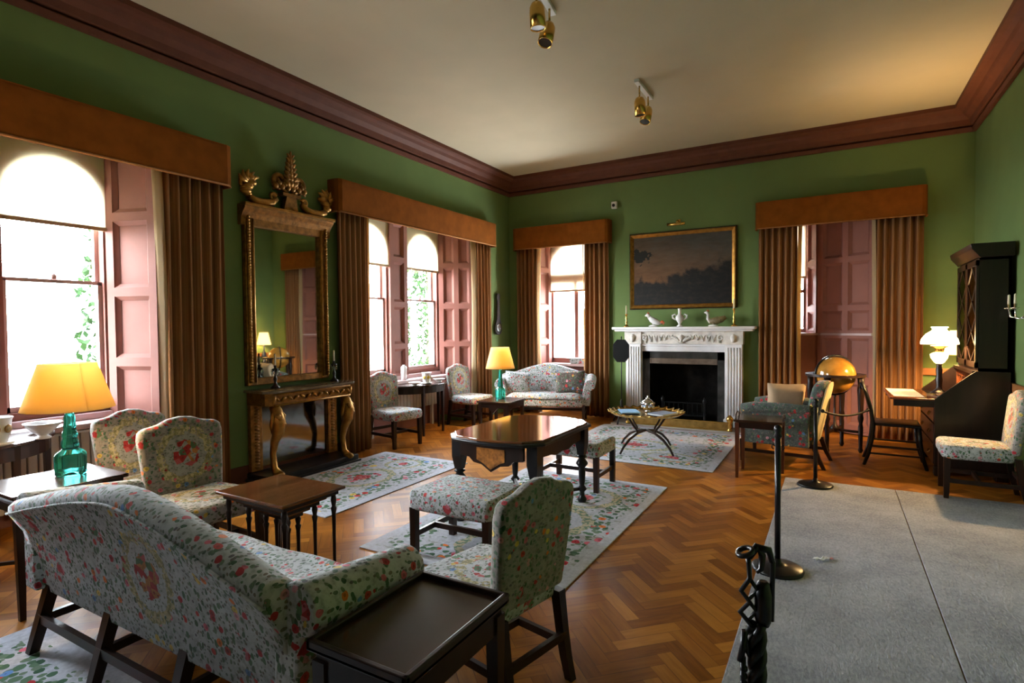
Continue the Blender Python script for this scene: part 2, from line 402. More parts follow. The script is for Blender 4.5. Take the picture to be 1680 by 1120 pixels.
def painting():
    m = NT('dusk_landscape'); v = m.coord('Generated'); x, y, z = m.xyz(v)
    n1 = m.noise(m.mapv(v, (5, 1, 3)), 1.5, 5); n2 = m.noise(m.mapv(v, (4, 1, 9)), 1.7, 5)
    sky = m.mix((z - .45) * 1.4 + (n2 - .5) * .9 + x * .5, (.26, .115, .036), (.10, .098, .080))
    hill = (n1 - .5) * .5 + .38 + (x - .35).mx(0.0) * .35
    sky = m.mix(m.noise(m.mapv(v, (3, 1, 7)), 2.2, 6, .6), (.018, .016, .013), sky)
    hf = ((hill - z) * 14.0 + .5).mx(0.0).mn(1.0)
    c = m.mix(hf, sky, m.ramp(m.noise(m.mapv(v, (7, 1, 9)), 2, 6, .6), [(.45, (.005, .005, .006)), (.62, (.015, .012, .009)), (.78, (.05, .026, .012))]))
    dx = (x - .10); dz = (z - .72); tr = (dx * dx * 2.6 + dz * dz * 3.0).sqrt() + (m.noise(m.mapv(v, (10, 1, 8)), 1, 3) - .5) * .5
    c = m.mix(tr.lt(.15), c, (.008, .009, .007))
    m.base(c); m.set(.45, 0, .35); return m.m
M_paint = painting()
M_lowbounce = wood('low_bounce_dark_wood', (.020, .010, .006), (.045, .022, .012), 2, .5, 5, .3)  # dark wood added on the unseen front wall to cut its bounce light
# ------------------------------------------------------------------ room shell
def struct(mb, name, mt, **k): return mb.build(name, mt, kind='structure', **k)
MB().box((-5.75, YF - .1, -.1), (XR + .1, 9.6, 0)).build('floor', M_floor, kind='structure')
MB().box((-5.75, YF - .1, ZC), (XR + .1, 9.6, ZC + .1)).build('ceiling', M_ceil, kind='structure')
XO, XG = -5.62, -5.45      # outer wall faces on the left
ZT = 3.0                   # top of the window recesses
# window openings on the left wall: room-face edges, inner edges, sashes
W1 = dict(o=(.40, 2.66), i=(.56, 2.50), s=((.63, 1.36), (1.76, 2.44)))
W2 = dict(o=(4.93, 7.46), i=(5.13, 7.16), s=((5.22, 5.95), (6.38, 7.10)))
wl = MB()
piers = [(YF, YF, W1['o'][0], W1['i'][0]), (W1['o'][1], W1['i'][1], W2['o'][0], W2['i'][0]), (W2['o'][1], W2['i'][1], YB, YB)]
for a, ai, b, bi in piers: wl.prism([(XL, a), (XL, b), (XG, bi), (XG, ai)], 0, ZC, 2)
for W in (W1, W2): wl.box((XL - .12, W['o'][0], ZT), (XL, W['o'][1], ZC)).box((XG - .1, W['o'][0] - .1, ZT), (XL - .12, W['o'][1] + .1, ZT + .1))
wl.build('wall_left', M_wall, kind='structure')
def arch_poly(a, b, zs, zt, seg=14):
    r = (b - a) / 2; c = (a + b) / 2
    return [(a, zt), (a, zs)] + [(c - r * math.cos(PI * k / seg), zs + r * math.sin(PI * k / seg)) for k in range(1, seg)] + [(b, zs), (b, zt)]
def panel_leaf(mb, p, q, z0, z1, cols, zs, t=.05, fr=.075, out=None):
    """panelled joinery between plan points p and q, z0..z1, with recessed panels between the heights zs"""
    p = Vector((*p, 0)); q = Vector((*q, 0)); d = q - p; L = d.length; d.normalize(); n = Vector((-d.y, d.x, 0))
    if out and n.dot(Vector((*out, 0))) < 0: n = -n
    def bx(u0, u1, za, zb, t0, t1):
        P = [(u0, t0), (u1, t0), (u1, t1), (u0, t1)]
        pts = [p + d * u + n * w_ for u, w_ in P]
        mb.loft([[(a.x, a.y, za) for a in pts], [(a.x, a.y, zb) for a in pts]])
    bx(0, L, z0, z1, 0, t * .3)
    cw = (L - fr) / cols
    for k in range(cols + 1): bx(k * cw, k * cw + fr, z0, z1, t * .35, t)
    zz = [z0] + list(zs) + [z1]
    for k in range(cols):
        for z in zz:
            bx(k * cw + fr, (k + 1) * cw, max(z0, z - fr * .5), min(z1, z + fr * .5), t * .35, t)
        for za, zb in zip(zz[:-1], zz[1:]):          # sloping moulding inside each panel
            a, b = za + fr * .5, zb - fr * .5; u0, u1 = k * cw + fr, (k + 1) * cw; g = min(.035, (b - a) * .3, (u1 - u0) * .3)
            if b - a < .05: continue
            P = lambda u, z, w_: tuple(p + d * u + n * w_ + Vector((0, 0, z)))
            o4 = [(u0, a), (u1, a), (u1, b), (u0, b)]; i4 = [(u0 + g, a + g), (u1 - g, a + g), (u1 - g, b - g), (u0 + g, b - g)]
            mb.add([P(u, z, t * .92) for u, z in o4] + [P(u, z, t * .36) for u, z in i4], [(0, 1, 5, 4), (1, 2, 6, 5), (2, 3, 7, 6), (3, 0, 4, 7)])
def side_window(idx, W, visible=True):
    r = thing('window_%d' % idx, (0, 0, 0), kind='structure')
    zb, ap = .86, 2.89
    mb = MB(); ys = [W['i'][0] - .05] + [y for s in W['s'] for y in s] + [W['i'][1] + .05]
    for a, b in ((ys[0], ys[1]), (ys[2], ys[3]), (ys[4], ys[5])): mb.box((XO, a, 0), (XG, b, ZT + .1))
    for a, b in W['s']:
        mb.box((XO, a, 0), (XG, b, zb))
        rr_ = (b - a) / 2; mb.prism(arch_poly(a, b, ap - rr_, ZT + .1), XO, XG, 0)
    mb.build('frame', M_pink, r)
    for a, b in W['s']:
        # upper and lower sash
        up = MB(); x0, x1 = -5.58, -5.54; zm = 1.90
        up.box((x0, a, zm - .02), (x1, a + .03, 2.55)).box((x0, b - .03, zm - .02), (x1, b, 2.55)).box((x0, a, zm - .01), (x1, b, zm + .015))
        up.box((x0 + .03, a, zm - .10), (x1 + .03, a + .035, zm)).box((x0 + .03, b - .035, zm - .10), (x1 + .03, b, zm))
        up.build('sash', M_pinkd, r)
        lo = MB(); x0, x1 = -5.53, -5.49
        lo.box((x0, a, zb), (x1, a + .032, zm)).box((x0, b - .032, zb), (x1, b, zm)).box((x0, a, zm - .018), (x1, b, zm + .008)).box((x0, a, zb), (x1, b, zb + .045))
        lo.lathe([(.02, 0), (.02, .03), (.008, .05)], (x1 - .01, (a + b) / 2, zm + .012), 8)
        s_ = lo.build('sash', M_pinkd, r)
        MB().box((-5.563, a, zm), (-5.559, b, ap)).build('pane', M_pane, s_)
        MB().box((-5.513, a, zb), (-5.509, b, zm)).build('pane', M_pane, s_)
    MB().box((XG - .02, W['i'][0], .70), (-5.22, W['i'][1], .745)).box((XG - .02, W['i'][0], .745), (XG + .04, W['i'][1], .80)).build('sill', M_pinkd, r, bev=.008)
    if visible:
        zs = (.72, 1.22, 1.82, 2.46)
        i0, i1 = W['i']; o0, o1 = W['o']
        pr_ = MB(); panel_leaf(pr_, (XL, o1), (XG, i1), .1, ZT, 2 if idx == 2 else 1, zs, out=(0, -1)); pr_.build('shutter', M_pink, r)
        pl_ = MB(); panel_leaf(pl_, (XL, o0), (XG, i0), .1, ZT, 2 if idx == 2 else 1, zs, out=(0, 1)); pl_.build('shutter', M_pink, r)
        pc = MB(); panel_leaf(pc, (XG, W['s'][0][1] + .03), (XG, W['s'][1][0] - .03), .8, ZT, 1, (1.22, 1.82, 2.46), out=(1, 0)); pc.build('pier_panel', M_pink, r)
    return r
side_window(1, W1); side_window(2, W2)
# back wall
YG = 8.95
wb = MB()
wb.box((XL - .5, YB, 0), (-4.47, YB + .12, ZC)).box((-3.30, YB, 0), (-2.62, YB + .12, ZC)).box((-1.31, YB, 0), (-.75, YB + .12, ZC)).box((.49, YB, 0), (XR + .1, YB + .12, ZC))
wb.box((-2.62, YB, 1.13), (-1.31, YB + .12, ZC)).box((-4.47, YB, ZT), (-3.30, YB + .12, ZC)).box((-.75, YB, ZT), (.49, YB + .12, ZC))
wb.build('wall_back', M_wall, kind='structure')
r3 = thing('window_3', (0, 0, 0), kind='structure')
mb = MB(); a, b = -4.35, -3.37
mb.box((-4.6, YG, 0), (a, YG + .12, ZT + .1)).box((b, YG, 0), (-3.2, YG + .12, ZT + .1)).box((a, YG, 0), (b, YG + .12, .88)).prism(arch_poly(a, b, 2.40, ZT + .1), YG, YG + .12, 1)
mb.box((a, YG, 2.22), (b, YG + .1, 2.40)).box((-3.89, YG, .88), (-3.82, YG + .1, 2.22)).box((-4.62, YB, ZT), (-3.2, YG, ZT + .1))
mb.box((a, YG + .02, .88), (a + .05, YG + .08, 2.22)).box((b - .05, YG + .02, .88), (b, YG + .08, 2.22)).box((a, YG + .02, .88), (b, YG + .08, .93))
mb.build('frame', M_pink, r3)
MB().box((a, YG + .06, .9), (b, YG + .064, 2.88)).build('pane', M_pane, r3)
mb = MB(); panel_leaf(mb, (-4.47, YB), (-4.37, YG), .1, ZT, 1, (.72, 1.22, 1.82, 2.46), out=(1, 0)); mb.build('shutter', M_pink, r3)
mb = MB(); panel_leaf(mb, (-3.30, YB), (-3.36, YG), .1, ZT, 1, (.72, 1.22, 1.82, 2.46), out=(-1, 0)); mb.build('shutter', M_pink, r3)
MB().box((-4.42, YG - .22, .80), (-3.33, YG + .01, .845)).build('sill', M_pinkd, r3, bev=.008)
r4 = thing('window_4', (0, 0, 0), kind='structure')
mb = MB(); a, b = -.56, -.34; Y4 = 9.34
mb.box((-.95, Y4, 1.3), (a, Y4 + .12, ZT + .1)).box((b, Y4, 1.3), (-.1, Y4 + .12, ZT + .1)).box((a, Y4, 1.3), (b, Y4 + .12, 1.42)).box((a, Y4, 2.9), (b, Y4 + .12, ZT + .1)).box((a, Y4 + .02, 1.95), (b, Y4 + .06, 2.0)).box((b - .05, Y4, 1.42), (b, Y4 + .05, 2.9))
mb.box((-.95, YB, ZT), (.6, Y4 + .1, ZT + .1)).build('frame', M_pink, r4)
MB().box((a, Y4 + .06, 1.4), (b, Y4 + .064, 2.9)).build('pane', M_pane, r4)
mb = MB(); mb.box((-.95, 9.0, 0), (-.16, 9.12, 1.33)); mb.box((-.16, 9.02, 0), (.52, 9.12, 1.33)); mb.box((-.80, YB, 0), (-.75, Y4, ZT)); mb.build('apron', M_pink, r4)
zs4 = (1.70, 2.35)
mb = MB(); panel_leaf(mb, (.49, YB), (-.17, 9.0), 1.36, ZT, 2, zs4, out=(-.5, -.8)); panel_leaf(mb, (-.17, 9.0), (-.31, Y4), 1.36, ZT, 1, zs4, out=(-1, 0)); mb.build('shutter', M_pink, r4)
mb = MB(); panel_leaf(mb, (.49, YB), (-.17, 9.0), .02, 1.33, 2, (.10, .72,), out=(-.5, -.8)); mb.build('shutter', M_pink, r4)
MB().prism([(-.80, 8.98), (-.16, 8.98), (.47, YB - .01), (.50, YB + .06), (-.1, 9.06), (-.26, Y4), (-.80, Y4)], 1.33, 1.36, 2).build('sill', M_pinkd, r4)
# solid backing outside the splay so that no daylight leaks in
MB().prism([(.49, YB + .1), (.6, YB + .1), (.6, 9.5), (-.26, 9.5), (-.26, 9.36), (-.13, 9.03)], 0, ZT + .1, 2).build('wall_bay', M_pink, kind='structure')
MB().box((XR, YF, 0), (XR + .1, YB, ZC)).build('wall_right', M_wall, kind='structure')
MB().box((XL - .5, YF - .1, 0), (XR, YF, ZC)).build('wall_front', M_lowbounce, kind='structure')
# cornice: one moulding per wall
CP = [(0, 0), (0, -.285), (.035, -.285), (.045, -.238), (.010, -.232), (.010, -.214), (.06, -.205), (.075, -.15), (.13, -.11), (.15, -.075), (.19, -.055), (.235, -.045), (.235, 0)]
def cornice(name, p, q, nrm, m0, m1):
    p = Vector(p); q = Vector(q); d = (q - p).normalized(); n = Vector(nrm)
    ra = [tuple(p + n * u + d * (u * m0) + Vector((0, 0, ZC + v))) for u, v in CP]; rb = [tuple(q + n * u - d * (u * m1) + Vector((0, 0, ZC + v))) for u, v in CP]
    MB().loft([ra, rb]).build(name, M_corn, kind='structure')
cornice('trim_1', (XL, YF, 0), (XL, YB, 0), (1, 0, 0), 0, 1)
cornice('trim_2', (XL, YB, 0), (XR, YB, 0), (0, -1, 0), 1, 1)
cornice('trim_3', (XR, YB, 0), (XR, YF, 0), (-1, 0, 0), 1, 0)
def skirt(name, a, b): MB().box(a, b).build(name, M_corn, kind='structure', bev=.006)
skirt('baseboard_left', (XL, W1['o'][1] + .02, 0), (XL + .02, W2['o'][0] - .02, .16))
skirt('baseboard_back', (-3.28, YB - .02, 0), (-2.84, YB, .16)); skirt('baseboard_back', (.51, YB - .02, 0), (XR, YB, .16)); skirt('baseboard_back', (-1.08, YB - .02, 0), (-.77, YB, .16))
skirt('baseboard_right', (XR - .02, YF, 0), (XR, YB, .16))
M_dado = plain('orange_brown_rail', (.30, .115, .035), .45, 0, .4, .1, 8)
for a, b in (((.51, YB - .03, .84), (XR, YB, .93)), ((XR - .03, YF, .84), (XR, YB, .93))):
    MB().box(a, b).build('trim_4', M_dado, kind='structure', bev=.01, seg=2)
# outside: pale gravel ground, added to bounce daylight up to the ceiling
MB().box((-30, -20, -.9), (-5.8, 30, -.8)).build('bounce_terrace', plain('bounce_gravel', (.34, .33, .28), .9), kind='structure')
# ------------------------------------------------------------------ pelmets, curtains, blinds
def pelmet(p, q, z0, z1, dep, label):
    """box pelmet with rounded ends; p, q on the wall, dep = projection vector"""
    p = Vector((*p, 0)); q = Vector((*q, 0)); d = (q - p).normalized(); n = Vector((*dep, 0)); D = n.length; n.normalize()
    poly = [p, p + n * (D - .06), p + n * (D - .017) + d * .017, p + n * D + d * .06, q + n * D - d * .06, q + n * (D - .017) - d * .017, q + n * (D - .06), q,
            q - d * .015, q + n * (D - .06) - d * .015, q + n * (D - .03) - d * .03, q + n * (D - .015) - d * .07, p + n * (D - .015) + d * .07, p + n * (D - .03) + d * .03, p + n * (D - .06) + d * .015, p + d * .015]
    r = thing('curtain_pelmet', (0, 0, 0), 0, label, 'pelmet', 'rust velvet pelmets over the windows')
    MB().loft([[(v.x, v.y, z0) for v in poly], [(v.x, v.y, z1) for v in poly]]).build('valance_board', M_pelm, r)
    MB().loft([[(v.x, v.y, z1 - .005) for v in poly[:8]], [(v.x, v.y, z1 + .012) for v in poly[:8]]]).build('top_board', M_pelm, r)
    e = [tuple(v + Vector((0, 0, z0 + .008))) for v in (p + n * .02, p + n * (D - .05) - d * .0, p + n * (D + .001) + d * .05, q + n * (D + .001) - d * .05, q + n * (D - .05), q + n * .02)]
    MB().tube(e, .009, 6).build('braid', M_pelmb, r)
    return r
PZ0, PZ1 = 2.80, 3.16
def lp(ya, yb, label): return pelmet((XL, ya), (XL, yb), PZ0, PZ1, (.17, 0), label)
lp(-.20, 3.24, 'long rust velvet pelmet above the leftmost window, running off the left of the picture')
lp(4.50, 7.92, 'long rust velvet pelmet between the gilt mirror and the far left corner')
def bp(xa, xb, label): return pelmet((xa, YB), (xb, YB), PZ0, PZ1, (0, -.17), label)
bp(-4.83, -3.08, 'short rust velvet pelmet above the narrow window behind the settee')
bp(-.95, .99, 'rust velvet pelmet over the deep recess behind the globe')
def curtain(p, q, n, z0, z1, folds, label, edge=0, seed=1):
    """hanging curtain in deep folds from p to q, n = direction into the room, edge = end (0 / 1) whose lining shows"""
    rnd = random.Random(seed); p = Vector((*p, 0)); q = Vector((*q, 0)); d = q - p; n = Vector((*n, 0)); L = d.length
    ph = [rnd.uniform(-.6, .6) for _ in range(folds + 2)]; am = [rnd.uniform(.6, 1.15) for _ in range(folds + 2)]
    nu, nv = folds * 10, 12; vs = []; uv = []
    for i in range(nu + 1):
        u0_ = u = i / nu; k = min(int(u * folds), folds - 1)
        for j in range(nv + 1):
            t = j / nv; z = z1 + (z0 - z1) * t
            ww = math.sin(2 * PI * u * folds + ph[k] * .25 * math.sin(PI * ((u * folds) % 1)) + .25 * math.sin(t * 2.2 + k)) * am[k]
            dep = .055 + .042 * ww * (.75 + .35 * t)
            u = u0_ + .022 * math.sin(2 * PI * u0_ * 1.5 + seed * 1.7) * math.sin(PI * u0_)
            uu_ = u + (.010 * math.sin(2 * PI * u * 2 + t * 2.0) * t) + .012 * math.sin(3 * t + seed) * (0 if i in (0, nu) else 1)
            pt = p + d * uu_ + n * dep; vs.append((pt.x, pt.y, z)); uv.append((u * L * 2.1, z))
    fs = [(i * (nv + 1) + j, (i + 1) * (nv + 1) + j, (i + 1) * (nv + 1) + j + 1, i * (nv + 1) + j + 1) for i in range(nu) for j in range(nv)]
    r = thing('curtain', (0, 0, 0), 0, label, 'curtain', 'brown striped curtains')
    m = MB(); m.add(vs, fs, True); o = m.build('drape', M_curt, r, solid=.006)
    ul = o.data.uv_layers.new(name='uv')
    for l in o.data.loops: ul.data[l.index].uv = uv[l.vertex_index]
    e = p if edge == 0 else q; s = -1 if edge == 0 else 1
    dd = d.normalized()
    def fn(a, b):
        pt = e + dd * (s * (.012 + .045 * a) - s * .015 * math.sin(b * 3)) + n * (.065 - .075 * a + .012 * math.sin(5 * b))
        return (pt.x, pt.y, z1 + (z0 - z1) * b)
    MB().grid(fn, 3, 10).build('lining', M_lining, r, solid=.004)
    return r
cx = XL + .01
curtain((cx, 2.66), (cx, 3.20), (1, 0), .015, PZ0 + .1, 6, 'brown striped curtain between the leftmost window and the gilt mirror', 0, 2)
curtain((cx, -.12), (cx, .42), (1, 0), .015, PZ0 + .1, 6, 'brown striped curtain beyond the left edge of the picture', 1, 3)
curtain((cx, 4.57), (cx, 5.05), (1, 0), .015, PZ0 + .1, 6, 'brown striped curtain just right of the gilt mirror', 1, 4)
curtain((cx, 7.42), (cx, 7.88), (1, 0), .015, PZ0 + .1, 5, 'brown striped curtain on the left wall behind the far table lamp', 0, 5)
cy = YB - .01
curtain((-4.79, cy), (-4.41, cy), (0, -1), .015, PZ0 + .1, 5, 'brown striped curtain left of the narrow corner window', 1, 6)
curtain((-3.53, cy), (-3.12, cy), (0, -1), .015, PZ0 + .1, 5, 'brown striped curtain between the narrow window and the fireplace', 0, 7)
curtain((-.91, cy), (-.43, cy), (0, -1), .015, PZ0 + .1, 6, 'brown striped curtain just right of the fireplace', 1, 8)
curtain((.47, cy), (.96, cy), (0, -1), .015, PZ0 + .1, 6, 'brown striped curtain beside the oil lamp, lit orange', 0, 9)
def blind(name_loc, a, b, z0, axis, at, label):
    r = thing('roller_blind', (0, 0, 0), 0, label, 'blind', 'cream roller blinds half drawn')
    m = MB(); k = MB()
    if axis == 0:
        m.box((at, a, z0), (at + .003, b, 2.96)); k.box((at - .006, a, z0 - .02), (at + .012, b, z0 + .012))
    else:
        m.box((a, at, z0), (b, at + .003, 2.96)); k.box((a, at - .01, z0 - .02), (b, at + .008, z0 + .012))
    m.build('cloth', M_blind, r); k.build('bottom_bar', M_tan, r, bev=.004)
XB = XG + .02
for W, ll in ((W1, ('cream blind glowing in the left sash of the leftmost window pair', 'cream blind with a bright arch in the sash left of the gilt mirror')),
              (W2, ('cream blind half hidden by the curtain right of the gilt mirror', 'cream blind with a bright arch beside the pink shutter of the middle window'))):
    for (a, b), l in zip(W['s'], ll): blind(0, a - .03, b + .06, 2.36, 0, XB, l)
blind(0, -4.37, -3.35, 2.10, 1, YG - .03, 'cream blind on the narrow window behind the settee')
blind(0, -.72, -.32, 2.18, 1, Y4 - .03, 'narrow strip of cream blind in the deep recess behind the globe')
# radiators under the left windows
def radiator(ya, yb, z0, z1, label):
    r = thing('radiator', (-5.38, (ya + yb) / 2, 0), 0, label, 'radiator'); h = (yb - ya) / 2
    n = int((yb - ya) / .07); m = MB()
    for k in range(n):
        y = -h + (k + .5) * 2 * h / n; m.cbox((0, y, (z0 + z1) / 2), (.07, 2 * h / n - .008, z1 - z0))
    m.build('fins', M_rad, r, bev=.008)
    MB().box((-.04, -h, z1 - .004), (.045, h, z1 + .016)).build('top_grille', M_white, r, bev=.004)
    for y in (-h + .1, h - .1): MB().box((-.02, y - .02, 0), (.02, y + .02, z0 + .02)).build('foot', M_rad, r)
radiator(.85, 2.40, .12, .66, 'white radiator under the leftmost window behind the green lamp')
radiator(5.45, 6.95, .30, .62, 'cream radiator under the middle window behind the half round table')
# ------------------------------------------------------------------ rugs, floor cloth
def rug(cx_, cy_, sx, sy, meds, label, z=.0, rz=0):
    r = MB().box((-sx / 2, -sy / 2, .001), (sx / 2, sy / 2, .009)).build('floral_rug', rugmat('floral_rug_pile', sx / 2, sy / 2, meds), bev=.003)
    r.location = (cx_, cy_, z); r.rotation_euler = (0, 0, rz)
    return tag(r, label, 'rug', 'pale floral rugs')
rug(-4.05, 4.03, 1.19, 1.98, [(0, 0, .30, .36), (0, .62, .2, .2), (0, -.62, .2, .2)], 'pale floral rug in front of the gilt console table')
rug(-2.05, 3.93, 1.48, 2.38, [(.2, .55, .30, .30), (.15, -.1, .35, .35), (.1, -.75, .3, .3)], 'pale floral rug under the walnut centre table')
rug(-2.02, 6.92, 1.95, 2.15, [(-.15, -.15, .55, .33), (.45, -.62, .34, .2), (-.55, -.62, .3, .18)], 'pale floral rug on the hearth under the brass tray table')
rug(-2.35, .24, 2.3, 2.0, [(0, 0, .4, .4)], 'pale floral rug behind the big sofa, bottom left corner')
rug(-4.15, 7.2, .9, .9, [(0, 0, .25, .25)], 'pale floral rug in the far corner in front of the settee', rz=.3)
dr = MB(); dr.box((-.395, YF + .1, .001), (.485, 5.98, .011)).box((.489, YF + .1, .001), (1.44, 5.98, .011))
tag(dr.build('floor_cloth', M_drug, bev=.004), 'large grey floor cloth laid along the right side of the room', 'carpet')
# ------------------------------------------------------------------ slip covered chair and stool
CH = 'floral covered side chairs'
def bent_leg(pts, w0, w1):
    n = len(pts); rings = []
    for i, (x, y, z) in enumerate(pts):
        w_ = (w0 + (w1 - w0) * i / (n - 1)) / 2; rings.append([(x - w_, y - w_, z), (x + w_, y - w_, z), (x + w_, y + w_, z), (x - w_, y + w_, z)])
    return MB().loft(rings)
def make_chair(label):
    t = thing('side_chair', (0, 0, 0), 0, label, 'chair', CH)
    MB().prism([(-.23, -.205), (-.23, .205), (-.05, .235), (.24, .25), (.265, .2), (.265, -.2), (.24, -.25), (-.05, -.235)], .335, .455, 2).build('seat', M_fabseat, t, bev=.04, seg=4)
    top = [(.245, .80), (.238, .845), (.215, .872), (.18, .875), (.13, .885), (.07, .912), (0, .922)]
    poly = [(-.215, .40), (.215, .40), (.232, .60)] + top + [(-a, b) for a, b in reversed(top[:-1])] + [(-.232, .60)]
    MB().prism(poly, -.255, -.185, 0, lambda p: (p[0] - (p[2] - .42) * .12, p[1], p[2])).build('backrest', M_fabback, t, bev=.026, seg=4)
    for s in (-1, 1):
        MB().frustum((.225, s * .205, 0), (.036, .036), (.22, s * .205, .35), (.048, .048)).build('leg', M_dark, t)
        bent_leg([(-.30, s * .195, 0), (-.275, s * .195, .10), (-.255, s * .195, .22), (-.235, s * .195, .38)], .036, .046).build('leg', M_dark, t)
        MB().bar((-.27, s * .2, .15), (.22, s * .2, .15), .022, .034).build('stretcher', M_dark, t)
    MB().bar((.0, -.2, .15), (.0, .2, .15), .022, .034).build('stretcher', M_dark, t)
    MB().bar((-.27, -.195, .19), (-.27, .195, .19), .022, .034).build('stretcher', M_dark, t)
    return t
ch = make_chair('floral covered chair in the foreground, its back to us, beside the dark tray top table')
ch.location = (-1.29, 2.03, 0); ch.rotation_euler = (0, 0, PI - .22); ch.scale = (1.0, .92, .97)
dup(ch, (-3.45, 2.08, 0), -.06, 'floral covered chair pulled up to the small brown table, turned towards the right', (1.08, 1.08, 1))
dup(ch, (-4.16, 2.12, 0), .0, 'floral covered chair half hidden behind another, below the pink shutter', (1, 1, 1))
dup(ch, (-4.84, 5.42, 0), -.16, 'floral covered chair standing left of the half round window table', (1, 1, 1))
dup(ch, (-4.79, 7.06, 0), -.12, 'floral covered chair between the half round table and the far lamp', (1, 1, 1))
dup(ch, (1.07, 6.10, .011), PI - .04, 'floral covered chair against the right wall beside the bureau', (1, 1, 1))
def make_stool(label):
    t = thing('stool', (0, 0, 0), 0, label, 'stool', 'floral covered stools')
    MB().box((-.31, -.24, .30), (.31, .24, .435)).build('seat', M_fab, t, bev=.035, seg=4)
    for sx in (-1, 1):
        for sy in (-1, 1): MB().frustum((sx * .28, sy * .21, 0), (.042, .042), (sx * .28, sy * .21, .32), (.046, .046)).build('leg', M_dark, t)
        MB().bar((sx * .28, -.21, .14), (sx * .28, .21, .14), .022, .036).build('stretcher', M_dark, t)
    MB().bar((-.28, 0, .14), (.28, 0, .14), .022, .036).build('stretcher', M_dark, t)
    return t
st = make_stool('floral covered stool nearest us, between the chair back and the centre table')
st.location = (-2.08, 3.02, .009)
dup(st, (-2.10, 4.86, .009), 0, 'floral covered stool beyond the walnut centre table')
# ------------------------------------------------------------------ camel back sofas
HP = [(0, .90), (.33, .855), (.51, .815), (.7, .775), (.86, .735), (1.0, .70), (1.2, .69)]
def hump(u, k=1):
    for (a, x), (b, y) in zip(HP[:-1], HP[1:]):
        if u <= b:
            t = (u - a) / (b - a); return x + (y - x) * t
    return HP[-1][1]
def make_sofa(L, loc, rz, label, legx, fab, deep=.54, group=None):
    t = thing('camel_back_sofa', loc, rz, label, 'sofa', group); H = L / 2; rings = []
    for i in range(37):
        x = -H + .04 + (L - .08) * i / 36; u = abs(x) / H
        h = sum(hump(abs(u + e)) for e in (-.10, -.05, 0, .05, .10)) / 5
        h_ = h - .27
        rings.append([(x, -.005, .27), (x, -.03, .27 + .3 * h_), (x, -.065, .27 + .65 * h_), (x, -.118, h - .06), (x, -.116, h - .025), (x, -.09, h - .004), (x, -.055, h),
                      (x, -.012, h - .010), (x, .012, h - .035), (x, .025, h - .08), (x, .06, .27 + .3 * h_), (x, .08, .27)])
    MB().loft(rings, True, True).build('backrest', fab, t)
    MB().tube([(r[3][0], r[3][1] - .004, r[3][2] + .004) for r in rings], .006, 6).build('piping', fab, t)
    for s in (-1, 1):
        m = MB(); rings = []
        for i in range(9):                                   # scrolled arm swept from the back to the front
            f = i / 8; y = -.05 + (deep - .02) * f; zc = .645 - .055 * f; r = .086 - .006 * f; xo = s * (H + .005)
            ring = [(xo + s * r * math.cos(a), y, zc + r * math.sin(a)) for a in [-PI * .5 + PI * 1.30 * k / 12 for k in range(13)]]
            ring += [(s * (H - .10), y, zc - .05), (s * (H - .115), y, .28), (s * (H + .0), y, .28), (s * (H + .005), y, zc - r - .03)]
            rings.append(ring)
        m.loft(rings, True, True).build('arm', fab, t, bev=.012, seg=2)
    MB().box((-H + .10, .05, .28), (H - .10, deep + .06, .40)).build('seat_rail', fab, t, bev=.025, seg=3)
    def cush(a, b):
        x = (-H + .11) + (L - .22) * a; y = .06 + (deep + .02) * b
        z = .40 + .062 * (min(a, 1 - a) * 14 if min(a, 1 - a) < 1 / 14 else 1) ** .5 * (min(b, 1 - b) * 8 if min(b, 1 - b) < 1 / 8 else 1) ** .5
        return (x, y, z + .006 * math.sin(19 * a + 3 * math.sin(7 * b)))
    MB().grid(cush, 40, 16).build('seat_cushion', M_fab, t, solid=.004)
    for x in legx:
        bent_leg([(x, -.075, 0), (x, -.045, .10), (x, -.01, .22), (x, .02, .32)], .040, .052).build('leg', M_dark, t)
        MB().frustum((x, deep - .03, 0), (.038, .038), (x, deep - .03, .30), (.048, .048)).build('leg', M_dark, t)
        MB().bar((x, -.035, .15), (x, deep - .03, .15), .024, .036).build('stretcher', M_dark, t)
    MB().bar((legx[0], -.035, .155), (legx[-1], -.035, .155), .024, .040).build('stretcher', M_dark, t)
    return t
make_sofa(1.92, (-2.37, 1.17, .0), 0, 'large floral camel back sofa in the foreground seen from behind', (-.84, -.28, .28, .84), M_fabsofa)
make_sofa(1.38, (-3.98, 8.06, 0), PI + .34, 'floral camel back settee in the far corner under the narrow window', (-.60, .60), M_fab)
def pillow(loc, rot, sx, sz, d, mt, label, group):
    def fn(sgn):
        def g(a, b):
            e = (max(0, 1 - (2 * a - 1) ** 4) * max(0, 1 - (2 * b - 1) ** 4)) ** .5
            pin = 1 - .06 * (1 - abs(2 * a - 1)) * abs(2 * b - 1) - .06 * (1 - abs(2 * b - 1)) * abs(2 * a - 1)
            return ((a - .5) * sx * pin, sgn * d / 2 * e, (b - .5) * sz * pin)
        return g
    o = MB().grid(fn(1), 14, 14).grid(fn(-1), 14, 14).build('cushion', mt)
    o.location = loc; o.rotation_euler = rot; return tag(o, label, 'cushion', group)
pillow((-4.30, 7.66, .60), (-.25, .1, .55), .42, .36, .16, M_fab, 'pale floral cushion at the lamp end of the far settee', 'settee cushions')
pillow((-3.52, 7.92, .62), (-.30, -.05, .30), .46, .36, .15, fabric('shadowy_floral_cushion', None, 18, 30, (.11, .085, .07)), 'shade-darkened floral cushion at the fireplace end of the far settee', 'settee cushions')  # cloth darkened, the settee corner's shade put into its colour
# ------------------------------------------------------------------ tables
def sq_legs(t, xs, ys, h, w0, w1, mt, z=0):
    for x in xs:
        for y in ys: MB().frustum((x, y, z), (w0, w0), (x, y, h), (w1, w1)).build('leg', mt, t)
